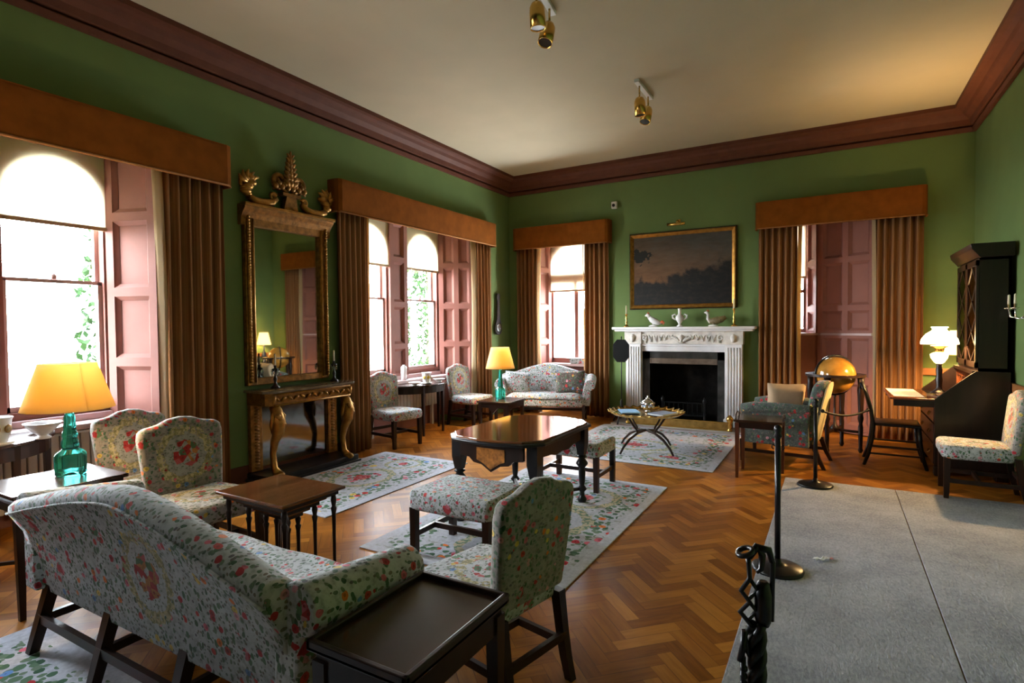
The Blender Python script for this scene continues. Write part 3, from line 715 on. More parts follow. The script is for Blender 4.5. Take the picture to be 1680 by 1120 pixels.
# walnut centre table
t = thing('centre_table', (-2.16, 3.93, .009), 0, 'walnut centre table with canted corners and turned black legs', 'table')
def oct_(hx, hy, c, bow):
    p = [(hx, -hy + c), (hx, hy - c), (hx - c * .8, hy)] + [(hx - c * .8 - (2 * hx - 1.6 * c) * k / 8, hy + bow * math.sin(PI * k / 8)) for k in range(1, 8)] + [(-hx + c * .8, hy), (-hx, hy - c), (-hx, -hy + c), (-hx + c * .8, -hy)]
    return p + [(-hx + c * .8 + (2 * hx - 1.6 * c) * k / 8, -hy - bow * math.sin(PI * k / 8)) for k in range(1, 8)] + [(hx - c * .8, -hy)]
MB().prism(oct_(.385, .535, .13, .045), .662, .680, 2).build('tabletop', M_ctab, t, bev=.004)
MB().prism(oct_(.41, .56, .13, .045), .640, .664, 2).build('top_moulding', M_black, t, bev=.008, seg=3)
for s in (-1, 1):
    MB().prism([(-.36, .64), (-.36, .54), (-.2, .53), (-.12, .51), (0, .52), (.12, .51), (.2, .53), (.36, .54), (.36, .64)], s * .315, s * .345, 0).build('apron', M_dark, t)
    a = MB().prism([(-.27, .64), (-.27, .53), (-.19, .52), (-.15, .485), (-.08, .475), (0, .425), (.08, .475), (.15, .485), (.19, .52), (.27, .53), (.27, .64)], s * .47, s * .50, 1).build('apron', M_dark, t)
    MB().prism([(-.12, .60), (-.12, .51), (-.07, .49), (0, .445), (.07, .49), (.12, .51), (.12, .60)], s * .498, s * .505, 1).build('marquetry_panel', M_marq, a)
    for q in (-1, 1):
        lg = MB(); lg.frustum((s * .325, q * .43, .40), (.055, .055), (s * .325, q * .43, .50), (.085, .085)); lg.frustum((s * .325, q * .43, .50), (.085, .085), (s * .325, q * .43, .64), (.085, .085))
        lg.lathe([(.026, .40), (.046, .385), (.026, .37), (.050, .335), (.050, .32), (.022, .285), (.030, .26), (.026, .17), (.020, .14), (.042, .11), (.020, .085), (.024, .05), (.042, .025), (.034, 0)], (s * .325, q * .43, 0), 14)
        lg.build('leg', M_black, t)
    MB().tube([(s * .325, .43, .11), (s * .17, .2, .12), (0, 0, .125), (-s * .17, -.2, .12), (-s * .325, -.43, .11)], [.014, .022, .016, .022, .014], 8).build('stretcher', M_black, t)
MB().lathe([(.05, .10), (.055, .13), (.02, .16), (.032, .19), (.008, .23)], (0, 0, 0), 12).build('finial', M_black, t)
# nest of small tables
NG = 'nest of small brown tables'
def small_table(loc, sx, sy, h, label, rz=0):
    t = thing('nesting_table', loc, rz, label, 'table', NG)
    MB().box((-sx / 2, -sy / 2, h - .018), (sx / 2, sy / 2, h)).build('tabletop', M_tabtop, t, bev=.006, seg=2)
    MB().box((-sx / 2 + .03, -sy / 2 + .03, h - .045), (sx / 2 - .03, sy / 2 - .03, h - .018)).build('apron', M_dark, t)
    for x in (-sx / 2 + .05, sx / 2 - .05):
        for y in (-sy / 2 + .05, sy / 2 - .05):
            MB().lathe([(.011, 0), (.014, .03), (.009, .05), (.010, h * .5), (.012, h * .72), (.018, h * .78), (.011, h * .80), (.017, h * .86), (.013, h - .045)], (x, y, 0), 8).build('leg', M_dark, t)
        MB().bar((x, -sy / 2 + .05, .03), (x, sy / 2 - .05, .03), .02, .02).build('foot_rail', M_dark, t)
small_table((-2.77, 2.12, 0), .58, .44, .57, 'largest table of the brown nest, striped top, beside the floral chair')
small_table((-2.77, 2.12, 0), .42, .30, .515, 'middle table of the brown nest, under the largest one')
small_table((-2.77, 2.12, 0), .29, .17, .46, 'smallest table of the brown nest, innermost')
# dark tray top table in the foreground
t = thing('end_table', (-1.115, 1.325, 0), 0, 'dark tray top end table at the right arm of the big sofa', 'table', 'dark end tables')
hx, hy, h = .185, .26, .60
MB().box((-hx, -hy, h - .02), (hx, hy, h - .006)).build('tabletop', M_darkx, t, bev=.003)
MB().box((-hx, -hy, h - .02), (-hx + .018, hy, h + .012)).box((hx - .018, -hy, h - .02), (hx, hy, h + .012)).box((-hx, -hy, h - .02), (hx, -hy + .018, h + .012)).box((-hx, hy - .018, h - .02), (hx, hy, h + .012)).build('raised_edge', M_dark, t, bev=.004)
MB().box((-hx + .02, -hy + .02, h - .11), (hx - .02, hy - .02, h - .02)).build('apron', M_dark, t)
sq_legs(t, (-hx + .035, hx - .035), (-hy + .035, hy - .035), h - .05, .030, .048, M_dark)
# end table left of the sofa
t = thing('end_table', (-3.84, 1.44, 0), 0, 'dark end table at the left arm of the big sofa, under the green lamp', 'table', 'dark end tables')
hx, hy, h = .245, .27, .655
MB().box((-hx, -hy, h - .022), (hx, hy, h)).build('tabletop', M_darkx, t, bev=.005)
MB().box((-hx + .02, -hy + .02, h - .10), (hx - .02, hy - .02, h - .022)).box((-hx + .005, -hy + .005, h - .055), (hx - .005, hy - .005, h - .045)).build('apron', M_dark, t)
sq_legs(t, (-hx + .035, hx - .035), (-hy + .035, hy - .035), h - .05, .026, .044, M_dark)
for s in (-1, 1): MB().bar((-hx + .035, s * (-hy + .035), .2), (hx - .035, -s * (-hy + .035), .2), .014, .02).build('stretcher', M_dark, t)
# half round window tables
def demilune(loc, rx, ry, h, label, topm):
    t = thing('half_round_table', loc, 0, label, 'table', 'half round window tables')
    arc = lambda a, b, n=20: [(a * math.sin(PI * k / n), -b * math.cos(PI * k / n)) for k in range(n + 1)]
    MB().prism(arc(rx, ry), h - .02, h, 2).build('tabletop', topm, t, bev=.004)
    ar = arc(rx - .03, ry - .03); ai = arc(rx - .05, ry - .05)
    MB().prism(ar + list(reversed(ai)), h - .115, h - .02, 2).build('apron', M_dark, t)
    for k in (1, 7, 13, 19):
        a = PI * k / 20; x, y = (rx - .045) * math.sin(a), -(ry - .045) * math.cos(a)
        MB().frustum((x, y, 0), (.026, .026), (x, y, h - .02), (.042, .042)).build('leg', M_dark, t)
demilune((-5.17, 1.30, 0), .55, .62, .75, 'black half round table under the leftmost window', M_darkx)
demilune((-5.19, 6.22, 0), .42, .53, .70, 'dark half round table with slim legs under the middle window', M_darkx)
# low lamp table in the far corner
t = thing('lamp_table', (-4.03, 6.70, 0), .06, 'low dark lamp table with scrolled corner feet in front of the far settee', 'table')
MB().box((-.25, -.27, .445), (.25, .27, .47)).build('tabletop', M_darkx, t, bev=.006)
MB().prism([(-.23, .445), (-.23, .35), (-.17, .38), (-.07, .38), (0, .31), (.07, .38), (.17, .38), (.23, .35), (.23, .445)], -.25, -.23, 1).prism([(-.23, .445), (-.23, .37), (.23, .37), (.23, .445)], .23, .25, 1).box((-.23, -.25, .37), (-.21, .25, .445)).box((.21, -.25, .37), (.23, .25, .445)).build('apron', M_dark, t)
sq_legs(t, (-.21, .21), (-.23, .23), .45, .030, .045, M_dark)
# brass tray table
t = thing('tray_table', (-1.93, 6.55, .009), .3, 'round scalloped brass tray on a folding dark wooden stand', 'table')
def traytop(a, b):
    th = 2 * PI * a; r = .43 * b if b < .9 else .43 * .9 + (.43 * .1 + .020 * math.cos(th * 26)) * (b - .9) / .1
    z = .43 + (.0 if b < .9 else .040 * ((b - .9) / .1) ** 1.2 * (.8 + .2 * math.cos(th * 26))); return (r * math.cos(th), r * math.sin(th), z)
MB().grid(traytop, 208, 30).build('tray', M_brass, t, solid=.005)
for k in range(4):
    a = PI * .25 + PI / 2 * k; c, s = math.cos(a), math.sin(a)
    MB().tube([(.42 * c, .42 * s, 0), (.37 * c, .37 * s, .07), (.27 * c, .27 * s, .155), (.14 * c, .14 * s, .215), (0, 0, .235)], [.012, .014, .016, .016, .014], 6).build('leg', M_dark, t)
    MB().tube([(.14 * c, .14 * s, .215), (.15 * c, .15 * s, .25), (.20 * c, .20 * s, .30), (.30 * c, .30 * s, .425)], .013, 6).build('tray_support', M_dark, t)
def book(loc, rz, sx, sy, h, mt, label, name='booklet', cat='book', group=None):
    t = thing(name, loc, rz, label, cat, group)
    MB().box((-sx / 2 + .003, -sy / 2 + .003, .002), (sx / 2 - .004, sy / 2 - .003, h - .002)).build('pages', M_paperw, t)
    MB().box((-sx / 2, -sy / 2, 0), (sx / 2, sy / 2, .002)).box((-sx / 2, -sy / 2, h - .002), (sx / 2, sy / 2, h)).box((-sx / 2, -sy / 2, 0), (-sx / 2 + .003, sy / 2, h)).build('cover', mt, t)
book((-2.13, 6.52, .452), .5, .22, .30, .012, M_blue, 'pale blue booklet lying on the left of the brass tray')
book((-1.72, 6.50, .452), -.4, .22, .28, .02, M_greyb, 'blue grey book lying on the right of the brass tray')
t = thing('silver_pot', (-1.94, 6.66, .449), 0, 'round studded silver pot on the brass tray', 'pot')
m = MB(); m.lathe([(.035, 0), (.04, .008), (.02, .02), (.055, .04), (.078, .08), (.070, .12), (.04, .145), (.03, .15)], (0, 0, 0), 18)
for i in range(9):
    for z_, rr0 in ((.06, .07), (.10, .078)): m.sphere((rr0 * math.cos(i * .7 + z_ * 6), rr0 * math.sin(i * .7 + z_ * 6), z_), .013, 8, 6)
m.build('body', M_silver, t); MB().lathe([(.032, .15), (.02, .165), (.006, .17), (.012, .185), (.004, .195)], (0, 0, 0), 12).build('lid', M_silver, t)
# small tray table beside the armchair
t = thing('side_table', (-.62, 5.98, 0), -.02, 'dark side table with a looped tray handle beside the armchair', 'table')
hx, hy, h = .215, .21, .57
MB().box((-hx, -hy, h - .022), (hx, hy, h)).build('tabletop', M_darkx, t, bev=.004)
MB().box((-hx + .02, -hy + .02, h - .08), (hx - .02, hy - .02, h - .022)).build('apron', M_dark, t)
for s in (-1, 1): MB().tube([(s * hx * .98, -.10, h), (s * hx * .98, -.08, h + .035), (s * hx * .98, 0, h + .05), (s * hx * .98, .08, h + .035), (s * hx * .98, .10, h)], .006, 6).build('handle', M_dark, t)
M_red = wood('red_mahogany_leg', (.06, .016, .008), (.14, .04, .018), 2, .3)
sq_legs(t, (-hx + .03, hx - .03), (-hy + .03, hy - .03), h - .03, .026, .038, M_red)
# ------------------------------------------------------------------ table lamps
M_teal = NT('teal_glass').set(.06, 0, .5, IOR=1.35); M_teal.base((.08, .82, .70)); M_teal.b.inputs['Transmission Weight'].default_value = .92; M_teal = M_teal.m
M_shade = translucent('yellow_lampshade', (.75, .60, .32), (1.0, .76, .36), .66, .0, (1, .55, .10))
M_bulb = NT('bulb_glow'); _e = M_bulb.n('ShaderNodeEmission'); _e.inputs[0].default_value = (1, .66, .30, 1); _e.inputs[1].default_value = 14; M_bulb.link(_e.outputs[0], M_bulb.out.inputs[0]); M_bulb = M_bulb.m
def bulb(parent, loc, power, col=(1, .72, .40), r=.03):
    l = bpy.data.lights.new('lamp_light', 'POINT'); l.energy = power; l.color = col; l.shadow_soft_size = r
    o = bpy.data.objects.new('lamp_light', l); o.location = loc; C.objects.link(o); o.parent = parent
def make_lamp(loc, label, power):
    t = thing('table_lamp', loc, 0, label, 'lamp', 'green glass table lamps')
    seg = 24; prof = [(.068, 0), (.078, .010), (.075, .025), (.078, .05), (.078, .115), (.070, .130), (.046, .148), (.040, .156), (.045, .168), (.043, .195), (.035, .215), (.040, .228), (.036, .25), (.029, .27), (.032, .285), (.027, .31), (.029, .33), (.022, .355), (.025, .375)]
    rings = [[(r * (1 + (.05 if .02 < z < .15 else .02) * math.cos(8 * 2 * PI * k / 48)) * math.cos(2 * PI * k / 48), r * (1 + (.05 if .02 < z < .15 else .02) * math.cos(8 * 2 * PI * k / 48)) * math.sin(2 * PI * k / 48), z) for k in range(48)] for r, z in prof]
    MB().loft(rings, True, True).build('glass_base', M_teal, t)
    MB().lathe([(.022, .375), (.022, .39), (.010, .395), (.010, .44), (.016, .44), (.016, .47), (.006, .475)], (0, 0, 0), 12).build('lamp_holder', M_brass, t)
    MB().grid(lambda a, b: ((.222 - .085 * b) * math.cos(2 * PI * a), (.222 - .085 * b) * math.sin(2 * PI * a), .385 + .265 * b), 48, 6).build('lamp_shade', M_shade, t, solid=.003)
    MB().sphere((0, 0, .51), .028, 12, 8).build('bulb', M_bulb, t)
    bulb(t, (0, 0, .51), power)
    return t
l1 = make_lamp((-3.865, 1.53, .656), 'green glass table lamp with yellow shade at the left end of the big sofa', 100)
l2 = dup(l1, (-4.07, 6.74, .471), 0, 'green glass table lamp with yellow shade in the far corner', (.92, .92, 1.12))
# ------------------------------------------------------------------ china on the tables and sills
def planter(loc, s, spot, label):
    t = thing('flower_pot', loc, .4, label, 'pot', 'white china flower pots')
    MB().lathe([(.052 * s, 0), (.056 * s, .012 * s), (.050 * s, .03 * s), (.060 * s, .05 * s), (.064 * s, .10 * s), (.068 * s, .15 * s), (.076 * s, .165 * s), (.072 * s, .17 * s), (.062 * s, .15 * s), (.054 * s, .05 * s), (.01, .045 * s)], (0, 0, 0), 8).build('pot_body', M_china, t)
    MB().lathe([(.058 * s, 0), (.078 * s, .008 * s), (.084 * s, .02 * s), (.01, .02 * s)], (0, 0, -.0), 20).build('saucer', M_china, t)
    a = MB()
    for k in range(3):
        th = -1.9 + k * 1.05; a.T = Matrix.Translation((.0655 * s * math.cos(th), .0655 * s * math.sin(th), .10 * s)) @ Matrix.Rotation(th, 4, 'Z') @ Matrix.Rotation(PI / 2, 4, 'Y')
        a.lathe([(.026 * s, -.004), (.022 * s, .003), (.004, .005)], (0, 0, 0), 10)
    a.build('painted_flower', spot, t)
    return t
M_yel = plain('yellow_enamel', (.70, .50, .06), .4); M_och = plain('ochre_painted_bouquet', (.36, .22, .06), .4, var=.6, scale=60)
planter((-4.72, 1.47, .75), 1.1, M_och, 'white china flower pot with ochre bouquet on the black half round table')
planter((-4.93, 6.17, .70), .95, M_yel, 'white china flower pot with yellow flower on the dark half round table')
def bowl(loc, r, h, label, name='footed_bowl'):
    t = thing(name, loc, 0, label, 'bowl', 'white china dishes')
    MB().lathe([(r * .42, 0), (r * .45, .01), (r * .3, .02), (r * .3, h * .25), (r * .55, h * .45), (r * .85, h * .75), (r, h), (r * 1.06, h), (r * .95, h * .97), (r * .8, h * .75), (r * .5, h * .5), (.005, h * .42)], (0, 0, 0), 28).build('bowl_body', M_china, t)
bowl((-4.74, 1.72, .75), .105, .11, 'white footed bowl on the black half round table beside the green lamp')
bowl((-5.02, 1.84, .75), .10, .035, 'flat white dish at the far end of the black half round table', 'shallow_dish')
bowl((-4.93, 5.92, .70), .085, .045, 'shallow white dish left of the yellow flowered pot', 'shallow_dish')
bowl((-4.95, 6.48, .70), .085, .045, 'shallow white dish right of the yellow flowered pot', 'shallow_dish')
tag(MB().lathe([(.036, 0), (.042, .01), (.042, .17), (.034, .195), (.018, .20), (.018, .215), (.005, .215)], (-5.30, 6.12, .745), 18).build('white_jar', M_china, None), 'tall white jar on the pink sill of the middle window', 'jar')
# ------------------------------------------------------------------ gilt pier mirror and console
t = thing('pier_mirror', (XL, 3.925, 0), 0, 'tall gilt framed mirror with carved crest between the left windows', 'mirror')
hw = .525; z0, z1 = .935, 2.60
MB().box((.012, -hw + .11, z0 + .06), (.016, hw - .11, z1 - .09)).build('glass', M_mirror, t)
MB().box((0, -hw + .02, z0), (.012, hw - .02, z1)).build('backing', M_dark, t)
for s in (-1, 1):
    fr = MB(); fr.box((.0, s * (hw - .125), z0), (.055, s * (hw - .02), z1)); fr.build('side_pilaster', M_gilt, t, bev=.008)
    rd = MB(); rd.tube([(.062, s * (hw - .05), z0 + .03), (.062, s * (hw - .05), z1 - .03)], .016, 8); rd.tube([(.056, s * (hw - .105), z0 + .03), (.056, s * (hw - .105), z1 - .03)], .011, 8)
    for k in range(56): rd.sphere((.066, s * (hw - .05), z0 + .05 + k * .029), .017, 8, 5)
    rd.build('bead_moulding', M_giltb, t)
MB().box((.0, -hw + .1, z0), (.05, hw - .1, z0 + .07)).build('bottom_rail', M_gilt, t, bev=.008)
MB().prism([(0, z1 - .10), (.055, z1 - .10), (.06, z1 - .03), (.09, z1 + .02), (.12, z1 + .055), (.13, z1 + .10), (0, z1 + .10)], -hw - .02, hw + .02, 1, lambda p: (p[0], p[1], p[2])).build('cornice', M_gilt, t, bev=.004)
MB().box((.06, -hw - .03, z1 + .075), (.145, hw + .03, z1 + .105)).build('cornice_lip', M_giltb, t, bev=.008)
def spiral(c, r0, r1, turns, a0, n=26, x=.07, dirn=1):
    return [(x, c[0] + (r0 + (r1 - r0) * i / n) * math.cos(a0 + dirn * 2 * PI * turns * i / n), c[1] + (r0 + (r1 - r0) * i / n) * math.sin(a0 + dirn * 2 * PI * turns * i / n)) for i in range(n + 1)]
zt = z1 + .10
for s in (-1, 1):
    sw = MB()
    P = [(.07, s * .47, zt + .075), (.07, s * .40, zt + .045), (.07, s * .30, zt + .04), (.07, s * .21, zt + .06), (.07, s * .155, zt + .11)]
    sw.tube(P, [.034, .042, .044, .040, .028], 8)
    sw.tube([(.07, p[0] * s, p[1]) for p in [(q[1], q[2]) for q in spiral((.19, zt + .125), .040, .008, 1.4, PI * .9, x=.07, dirn=-1)]], .016, 6)
    sw.build('swan_neck_scroll', M_giltb, t)
    ac = MB(); rnd = random.Random(3)
    for k in range(9):
        a = -.6 + k * .42 + (0 if s < 0 else .1); r = .04 + .075 * (k % 3) / 2
        c = (.07, s * (.47 + r * .35 * math.cos(a * 1.7)), zt + .10 + .028 * k * .8)
        ac.sphere(c, .036 + .010 * (k % 2), 10, 6, (1, 1.25, .8))
    ac.tube([(.07, s * p, q) for p, q in [(a, b) for _, a, b in spiral((.47, zt + .21), .085, .02, 1.2, -.6)]], .019, 6)
    for k in range(5):
        a = .3 + k * .5; ac.tube([(.08, s * (.47 + .03 * math.cos(a)), zt + .20 + .03 * math.sin(a)), (.085, s * (.47 + .09 * math.cos(a)), zt + .20 + .085 * math.sin(a)), (.09, s * (.47 + .125 * math.cos(a + .25)), zt + .20 + .13 * math.sin(a + .25))], [.028, .024, .008], 6)
    ac.build('corner_scrollwork', M_giltb, t)
cr = MB()
cr.loft([[(.05, -.09, zt), (.10, -.09, zt), (.10, .09, zt), (.05, .09, zt)], [(.05, -.055, zt + .16), (.11, -.055, zt + .16), (.11, .055, zt + .16), (.05, .055, zt + .16)]])
cr.box((.04, -.11, zt + .15), (.12, .11, zt + .18))
for s in (-1, 1):
    cr.tube([(.07, s * a, b) for _, a, b in spiral((.115, zt + .30), .080, .015, 1.35, -PI * .5)], .027, 7)
    cr.tube([(.075, s * .02, zt + .18), (.075, s * .07, zt + .22), (.075, s * .15, zt + .235), (.075, s * .20, zt + .20)], [.02, .024, .02, .008], 7)
    for k in range(5): cr.sphere((.085, s * (.03 + .036 * k), zt + .24 + .03 * (k % 2)), .034, 9, 6)
for k in range(7):
    z = zt + .26 + k * .046; wq = .075 - .007 * k
    for s in (-1, 0, 1): cr.tube([(.08, s * .01, z), (.10, s * wq * .7, z + .035), (.105, s * wq * 1.25, z + .055 if s else z + .085)], [.036 - .003 * k, .034 - .003 * k, .010], 6)
cr.build('crest', M_gilt, t)
t = thing('console_table', (XL + .022, 3.97, 0), 0, 'gilt console table with marble top and carved legs below the tall mirror', 'table')
hw, dp, zc = .585, .36, .90
tp = [(.0, -hw), (dp - .07, -hw), (dp, -hw + .07), (dp, hw - .07), (dp - .07, hw), (0, hw)]
M_ctop = plain('brown_marble_top', (.15, .11, .07), .16, 0, .5, .35, 9)
MB().prism(tp, zc - .028, zc, 2).build('marble_top', M_ctop, t, bev=.008, seg=3)
fz = [(.0, -hw + .04), (dp - .09, -hw + .04), (dp - .04, -hw + .09), (dp - .04, hw - .09), (dp - .09, hw - .04), (0, hw - .04)]
MB().prism(fz, zc - .15, zc - .028, 2).build('frieze', M_gilt, t)
fo = MB()
for k in range(13):
    y = -hw + .13 + k * .075; fo.tube([(dp - .035, y - .028, zc - .09 + .02 * (-1) ** k), (dp - .028, y, zc - .085), (dp - .035, y + .03, zc - .095 - .015 * (-1) ** k)], [.008, .016, .008], 6)
for s in (-1, 1): fo.tube([(dp - .035, s * (hw - .10) - .0, zc - .05), (dp - .035, s * (hw - .10), zc - .13)], .02, 6)
fo.tube([(dp - .036, -hw + .1, zc - .04), (dp - .036, hw - .1, zc - .04)], .008, 6).tube([(dp - .036, -hw + .1, zc - .145), (dp - .036, hw - .1, zc - .145)], .010, 6)
fo.build('carved_garland', M_giltb, t)
for s in (-1, 1):
    y = s * (hw - .14); lg = MB()
    lg.tube([(dp - .10, y, zc - .15), (dp - .06, y, zc - .20), (dp - .02, y, zc - .30), (dp - .03, y, zc - .40), (dp - .09, y, zc - .50), (dp - .12, y, zc - .62), (dp - .10, y, .14), (dp - .05, y, .09)], [.045, .055, .062, .055, .040, .030, .030, .045], 10)
    lg.sphere((dp - .035, y, .085), .05, 12, 8, (1.3, 1, .7))
    for k in range(4): lg.sphere((dp + .03 - .012 * k, y + (k - 1.5) * .03, zc - .24 - .03 * k), .024, 8, 6)
    for q in (-1, 1): lg.tube([(dp - .08, y + q * .03, zc - .18), (dp - .03, y + q * .06, zc - .25), (dp - .05, y + q * .065, zc - .34), (dp - .09, y + q * .03, zc - .42)], [.015, .022, .018, .006], 6)
    lg.build('leg', M_giltb, t)
    MB().box((.0, s * (hw - .04), .09), (.05, s * (hw - .17), zc - .15)).build('back_pilaster', M_gilt, t, bev=.006)
    pb = MB()
    for k in range(20): pb.sphere((.052, s * (hw - .105), .13 + k * .031), .017, 8, 5, (.6, 1.6, .7))
    pb.build('pilaster_bosses', M_gilt, t)
MB().box((.01, -hw + .17, .12), (.016, hw - .17, zc - .15)).build('back_glass', M_mirrord, t)
MB().box((.0, -hw + .02, .02), (dp - .0, hw - .02, .085)).build('plinth', M_black, t, bev=.01)
MB().box((.0, -hw + .0, .0), (dp + .02, hw - .0, .03)).build('plinth_base', M_black, t, bev=.006)
def lustre(loc, label, hgt=.20):
    t = thing('candlestick', loc, 0, label, 'candlestick', 'candlesticks on the console table')
    MB().lathe([(.045, 0), (.048, .008), (.02, .03), (.012, .06), (.020, .09), (.010, .12), (.012, hgt - .04), (.032, hgt - .02), (.034, hgt - .01), (.012, hgt), (.015, hgt + .025), (.008, hgt + .025)], (0, 0, 0), 14).build('stem', M_black, t)
    d = MB()
    for k in range(8):
        a = k * PI / 4; d.lathe([(.002, 0), (.008, -.02), (.010, -.045), (.001, -.07)], (.034 * math.cos(a), .034 * math.sin(a), hgt - .012), 6)
    d.build('crystal_drops', M_glassc, t)
    MB().lathe([(.010, hgt + .02), (.009, hgt + .14), (.002, hgt + .145)], (0, 0, 0), 10).build('candle', M_candle, t)
lustre((-4.84, 3.66, .90), 'dark candlestick with crystal drops standing left on the console table')
lustre((-4.84, 4.42, .90), 'dark candlestick with crystal drops standing right on the console table')
# banjo shaped barometer
t = thing('barometer', (XL + .02, 8.13, 1.35), 0, 'dark banjo shaped barometer on the left wall in the far corner', 'barometer')
pf = [(.0, 0), (.06, .01), (.10, .06), (.105, .12), (.09, .19), (.055, .25), (.04, .32), (.045, .40), (.035, .48), (.032, .58), (.05, .62), (.055, .66), (.03, .70)]
MB().prism([(y, z) for y, z in pf] + [(-y, z) for y, z in reversed(pf[1:])], 0, .035, 0).build('case', M_bureau, t, bev=.008)
MB().lathe([(.068, -.004), (.072, .006), (.060, .006), (.005, .004)], (0, 0, 0), 20).build('dial', M_silver, t, loc=(.038, 0, .12)).rotation_euler = (0, PI / 2, 0)
# ------------------------------------------------------------------ fireplace
FX, FY = -1.965, YB
t = thing('fireplace', (FX, FY, 0), 0, 'white marble fireplace with carved frieze on the far wall', 'fireplace')
MB().box((-1.035, -.26, 1.425), (1.035, 0, 1.465)).box((-1.0, -.235, 1.395), (1.0, 0, 1.425)).build('mantel_shelf', M_marble, t, bev=.012, seg=3)
MB().box((-.62, -.115, 1.205), (.62, 0, 1.395)).build('frieze', M_marbd, t, bev=.004)
cv = MB()
for s in (-1, 1):
    for k in range(6):
        x = s * (.16 + k * .075); cv.tube([(x - .035, -.118, 1.345), (x, -.128, 1.285 - .01 * k % 2), (x + .035, -.118, 1.345)], [.006, .014, .006], 6)
    for k in range(3): cv.tube([(s * .02, -.12, 1.22), (s * (.05 + .04 * k), -.135, 1.27 + .02 * k), (s * (.10 + .03 * k), -.12, 1.33 - .02 * k)], [.010, .016, .005], 6)
    cv.tube([(s * a, -.128, b) for _, a, b in spiral((.56, 1.30), .05, .012, 1.3, 0)], .011, 6)
cv.lathe([(.035, 0), (.04, .02), (.015, .04), (.05, .08), (.055, .10), (.01, .13)], (0, -.118, 1.22), 12)
cv.build('carved_ornament', M_marbd, t)
MB().box((-.66, -.10, 1.17), (.66, 0, 1.205)).build('architrave', M_marble, t, bev=.008)
MB().box((-.62, -.075, 1.09), (.62, 0, 1.17)).build('lintel', M_marble, t, bev=.006)
for s in (-1, 1):
    p = MB(); p.box((s * .615, -.13, .13), (s * .85, 0, 1.205)); p.build('pilaster', M_marble, t, bev=.005)
    fl = MB()
    for k in range(5): fl.tube([(s * (.655 + k * .039), -.132, .18), (s * (.655 + k * .039), -.132, 1.16)], .012, 6)
    fl.build('fluting', M_marble, t)
    MB().box((s * .60, -.155, 0), (s * .865, 0, .13)).build('pilaster_base', M_marble, t, bev=.008)
    MB().box((s * .60, -.15, 1.205), (s * .865, 0, 1.395)).build('corner_block', M_marbd, t, bev=.006)
    ur = MB(); ur.lathe([(.02, 0), (.03, .02), (.045, .07), (.03, .10), (.012, .12)], (s * .735, -.152, 1.235), 10); ur.build('carved_urn', M_marbd, t)
    MB().box((s * .50, -.03, 0), (s * .62, .02, 1.10)).build('marble_slip', M_slip, t)
MB().box((-.62, -.03, .97), (.62, .02, 1.10)).build('marble_slip', M_slip, t)
M_hood = plain('dull_steel_trim', (.16, .12, .09), .5, .6, .5, .3, 10)
MB().box((-.50, -.035, .90), (.50, .03, .985)).build('hood_trim', M_hood, t, bev=.006)
fb = MB(); fb.box((-.62, .42, 0), (.62, .46, 1.13)).box((-.655, .12, 0), (-.5, .46, 1.13)).box((.5, .12, 0), (.655, .46, 1.13)).box((-.655, .12, 1.1), (.655, .46, 1.14))
fb.build('firebox', M_soot, t)
MB().box((-.95, -.55, .0), (.95, .10, .022)).build('hearth_stone', M_tile, t, bev=.005)
t = thing('fire_grate', (FX, 8.72, .022), 0, 'black iron grate inside the fireplace', 'grate')
m = MB()
for k in range(9): m.tube([(-.28 + .07 * k, -.12, .10), (-.28 + .07 * k, -.12, .30)], .008, 6)
m.box((-.30, -.13, .10), (.30, -.11, .12)).box((-.30, -.13, .28), (.30, -.11, .30)); m.build('bars', M_matt, t)
MB().box((-.30, -.12, .09), (.30, .16, .11)).build('basket', M_matt, t)
for s in (-1, 1): MB().lathe([(.03, 0), (.015, .04), (.015, .28), (.03, .33), (.008, .38)], (s * .31, -.12, 0), 10).build('fire_dog', M_iron, t)
t = thing('fender', (FX + .02, 8.13, .022), 0, 'brass fender standing in front of the fireplace', 'fender')
m = MB(); m.box((-.72, -.02, .0), (.72, .0, .11)).box((-.72, -.02, 0), (-.70, .30, .11)).box((.70, -.02, 0), (.72, .30, .11)); m.build('band', M_brassd, t)
MB().box((-.735, -.035, .11), (.735, .015, .125)).box((-.735, -.035, .11), (-.69, .31, .125)).box((.69, -.035, .11), (.735, .31, .125)).box((-.735, -.035, .0), (.735, .01, .02)).build('rim', M_brass, t, bev=.004)
for s in (-1, 1): MB().lathe([(.035, 0), (.03, .02), (.018, .05), (.03, .08), (.018, .11), (.045, .15), (.048, .18), (.02, .215), (.005, .225)], (s * .72, -.02, 0), 14).build('corner_finial', M_brass, t)
# pole screen
t = thing('pole_screen', (-2.75, 8.07, .022), 0, 'black octagonal pole screen standing left of the fireplace', 'fire screen')
MB().tube([(0, 0, .2), (0, 0, 1.27)], .008, 8).lathe([(.008, 1.27), (.012, 1.285), (.003, 1.31)], (0, 0, 0), 8).build('pole', M_iron, t)
MB().prism([(.125 * a, 1.09 + .17 * b) for a, b in ((.5, -1), (1, -.55), (1, .55), (.5, 1), (-.5, 1), (-1, .55), (-1, -.55), (-.5, -1))], -.022, -.010, 1).build('octagonal_panel', M_matt, t, bev=.003)
MB().lathe([(.02, .18), (.03, .24), (.018, .28), (.024, .32), (.010, .36)], (0, 0, 0), 10).build('pedestal', M_iron, t)
for k in range(3):
    a = -PI / 2 + k * 2 * PI / 3; c, s = math.cos(a), math.sin(a)
    MB().tube([(.015 * c, .015 * s, .22), (.08 * c, .08 * s, .20), (.13 * c, .13 * s, .10), (.19 * c, .19 * s, .012)], [.014, .013, .012, .014], 6).build('leg', M_iron, t)
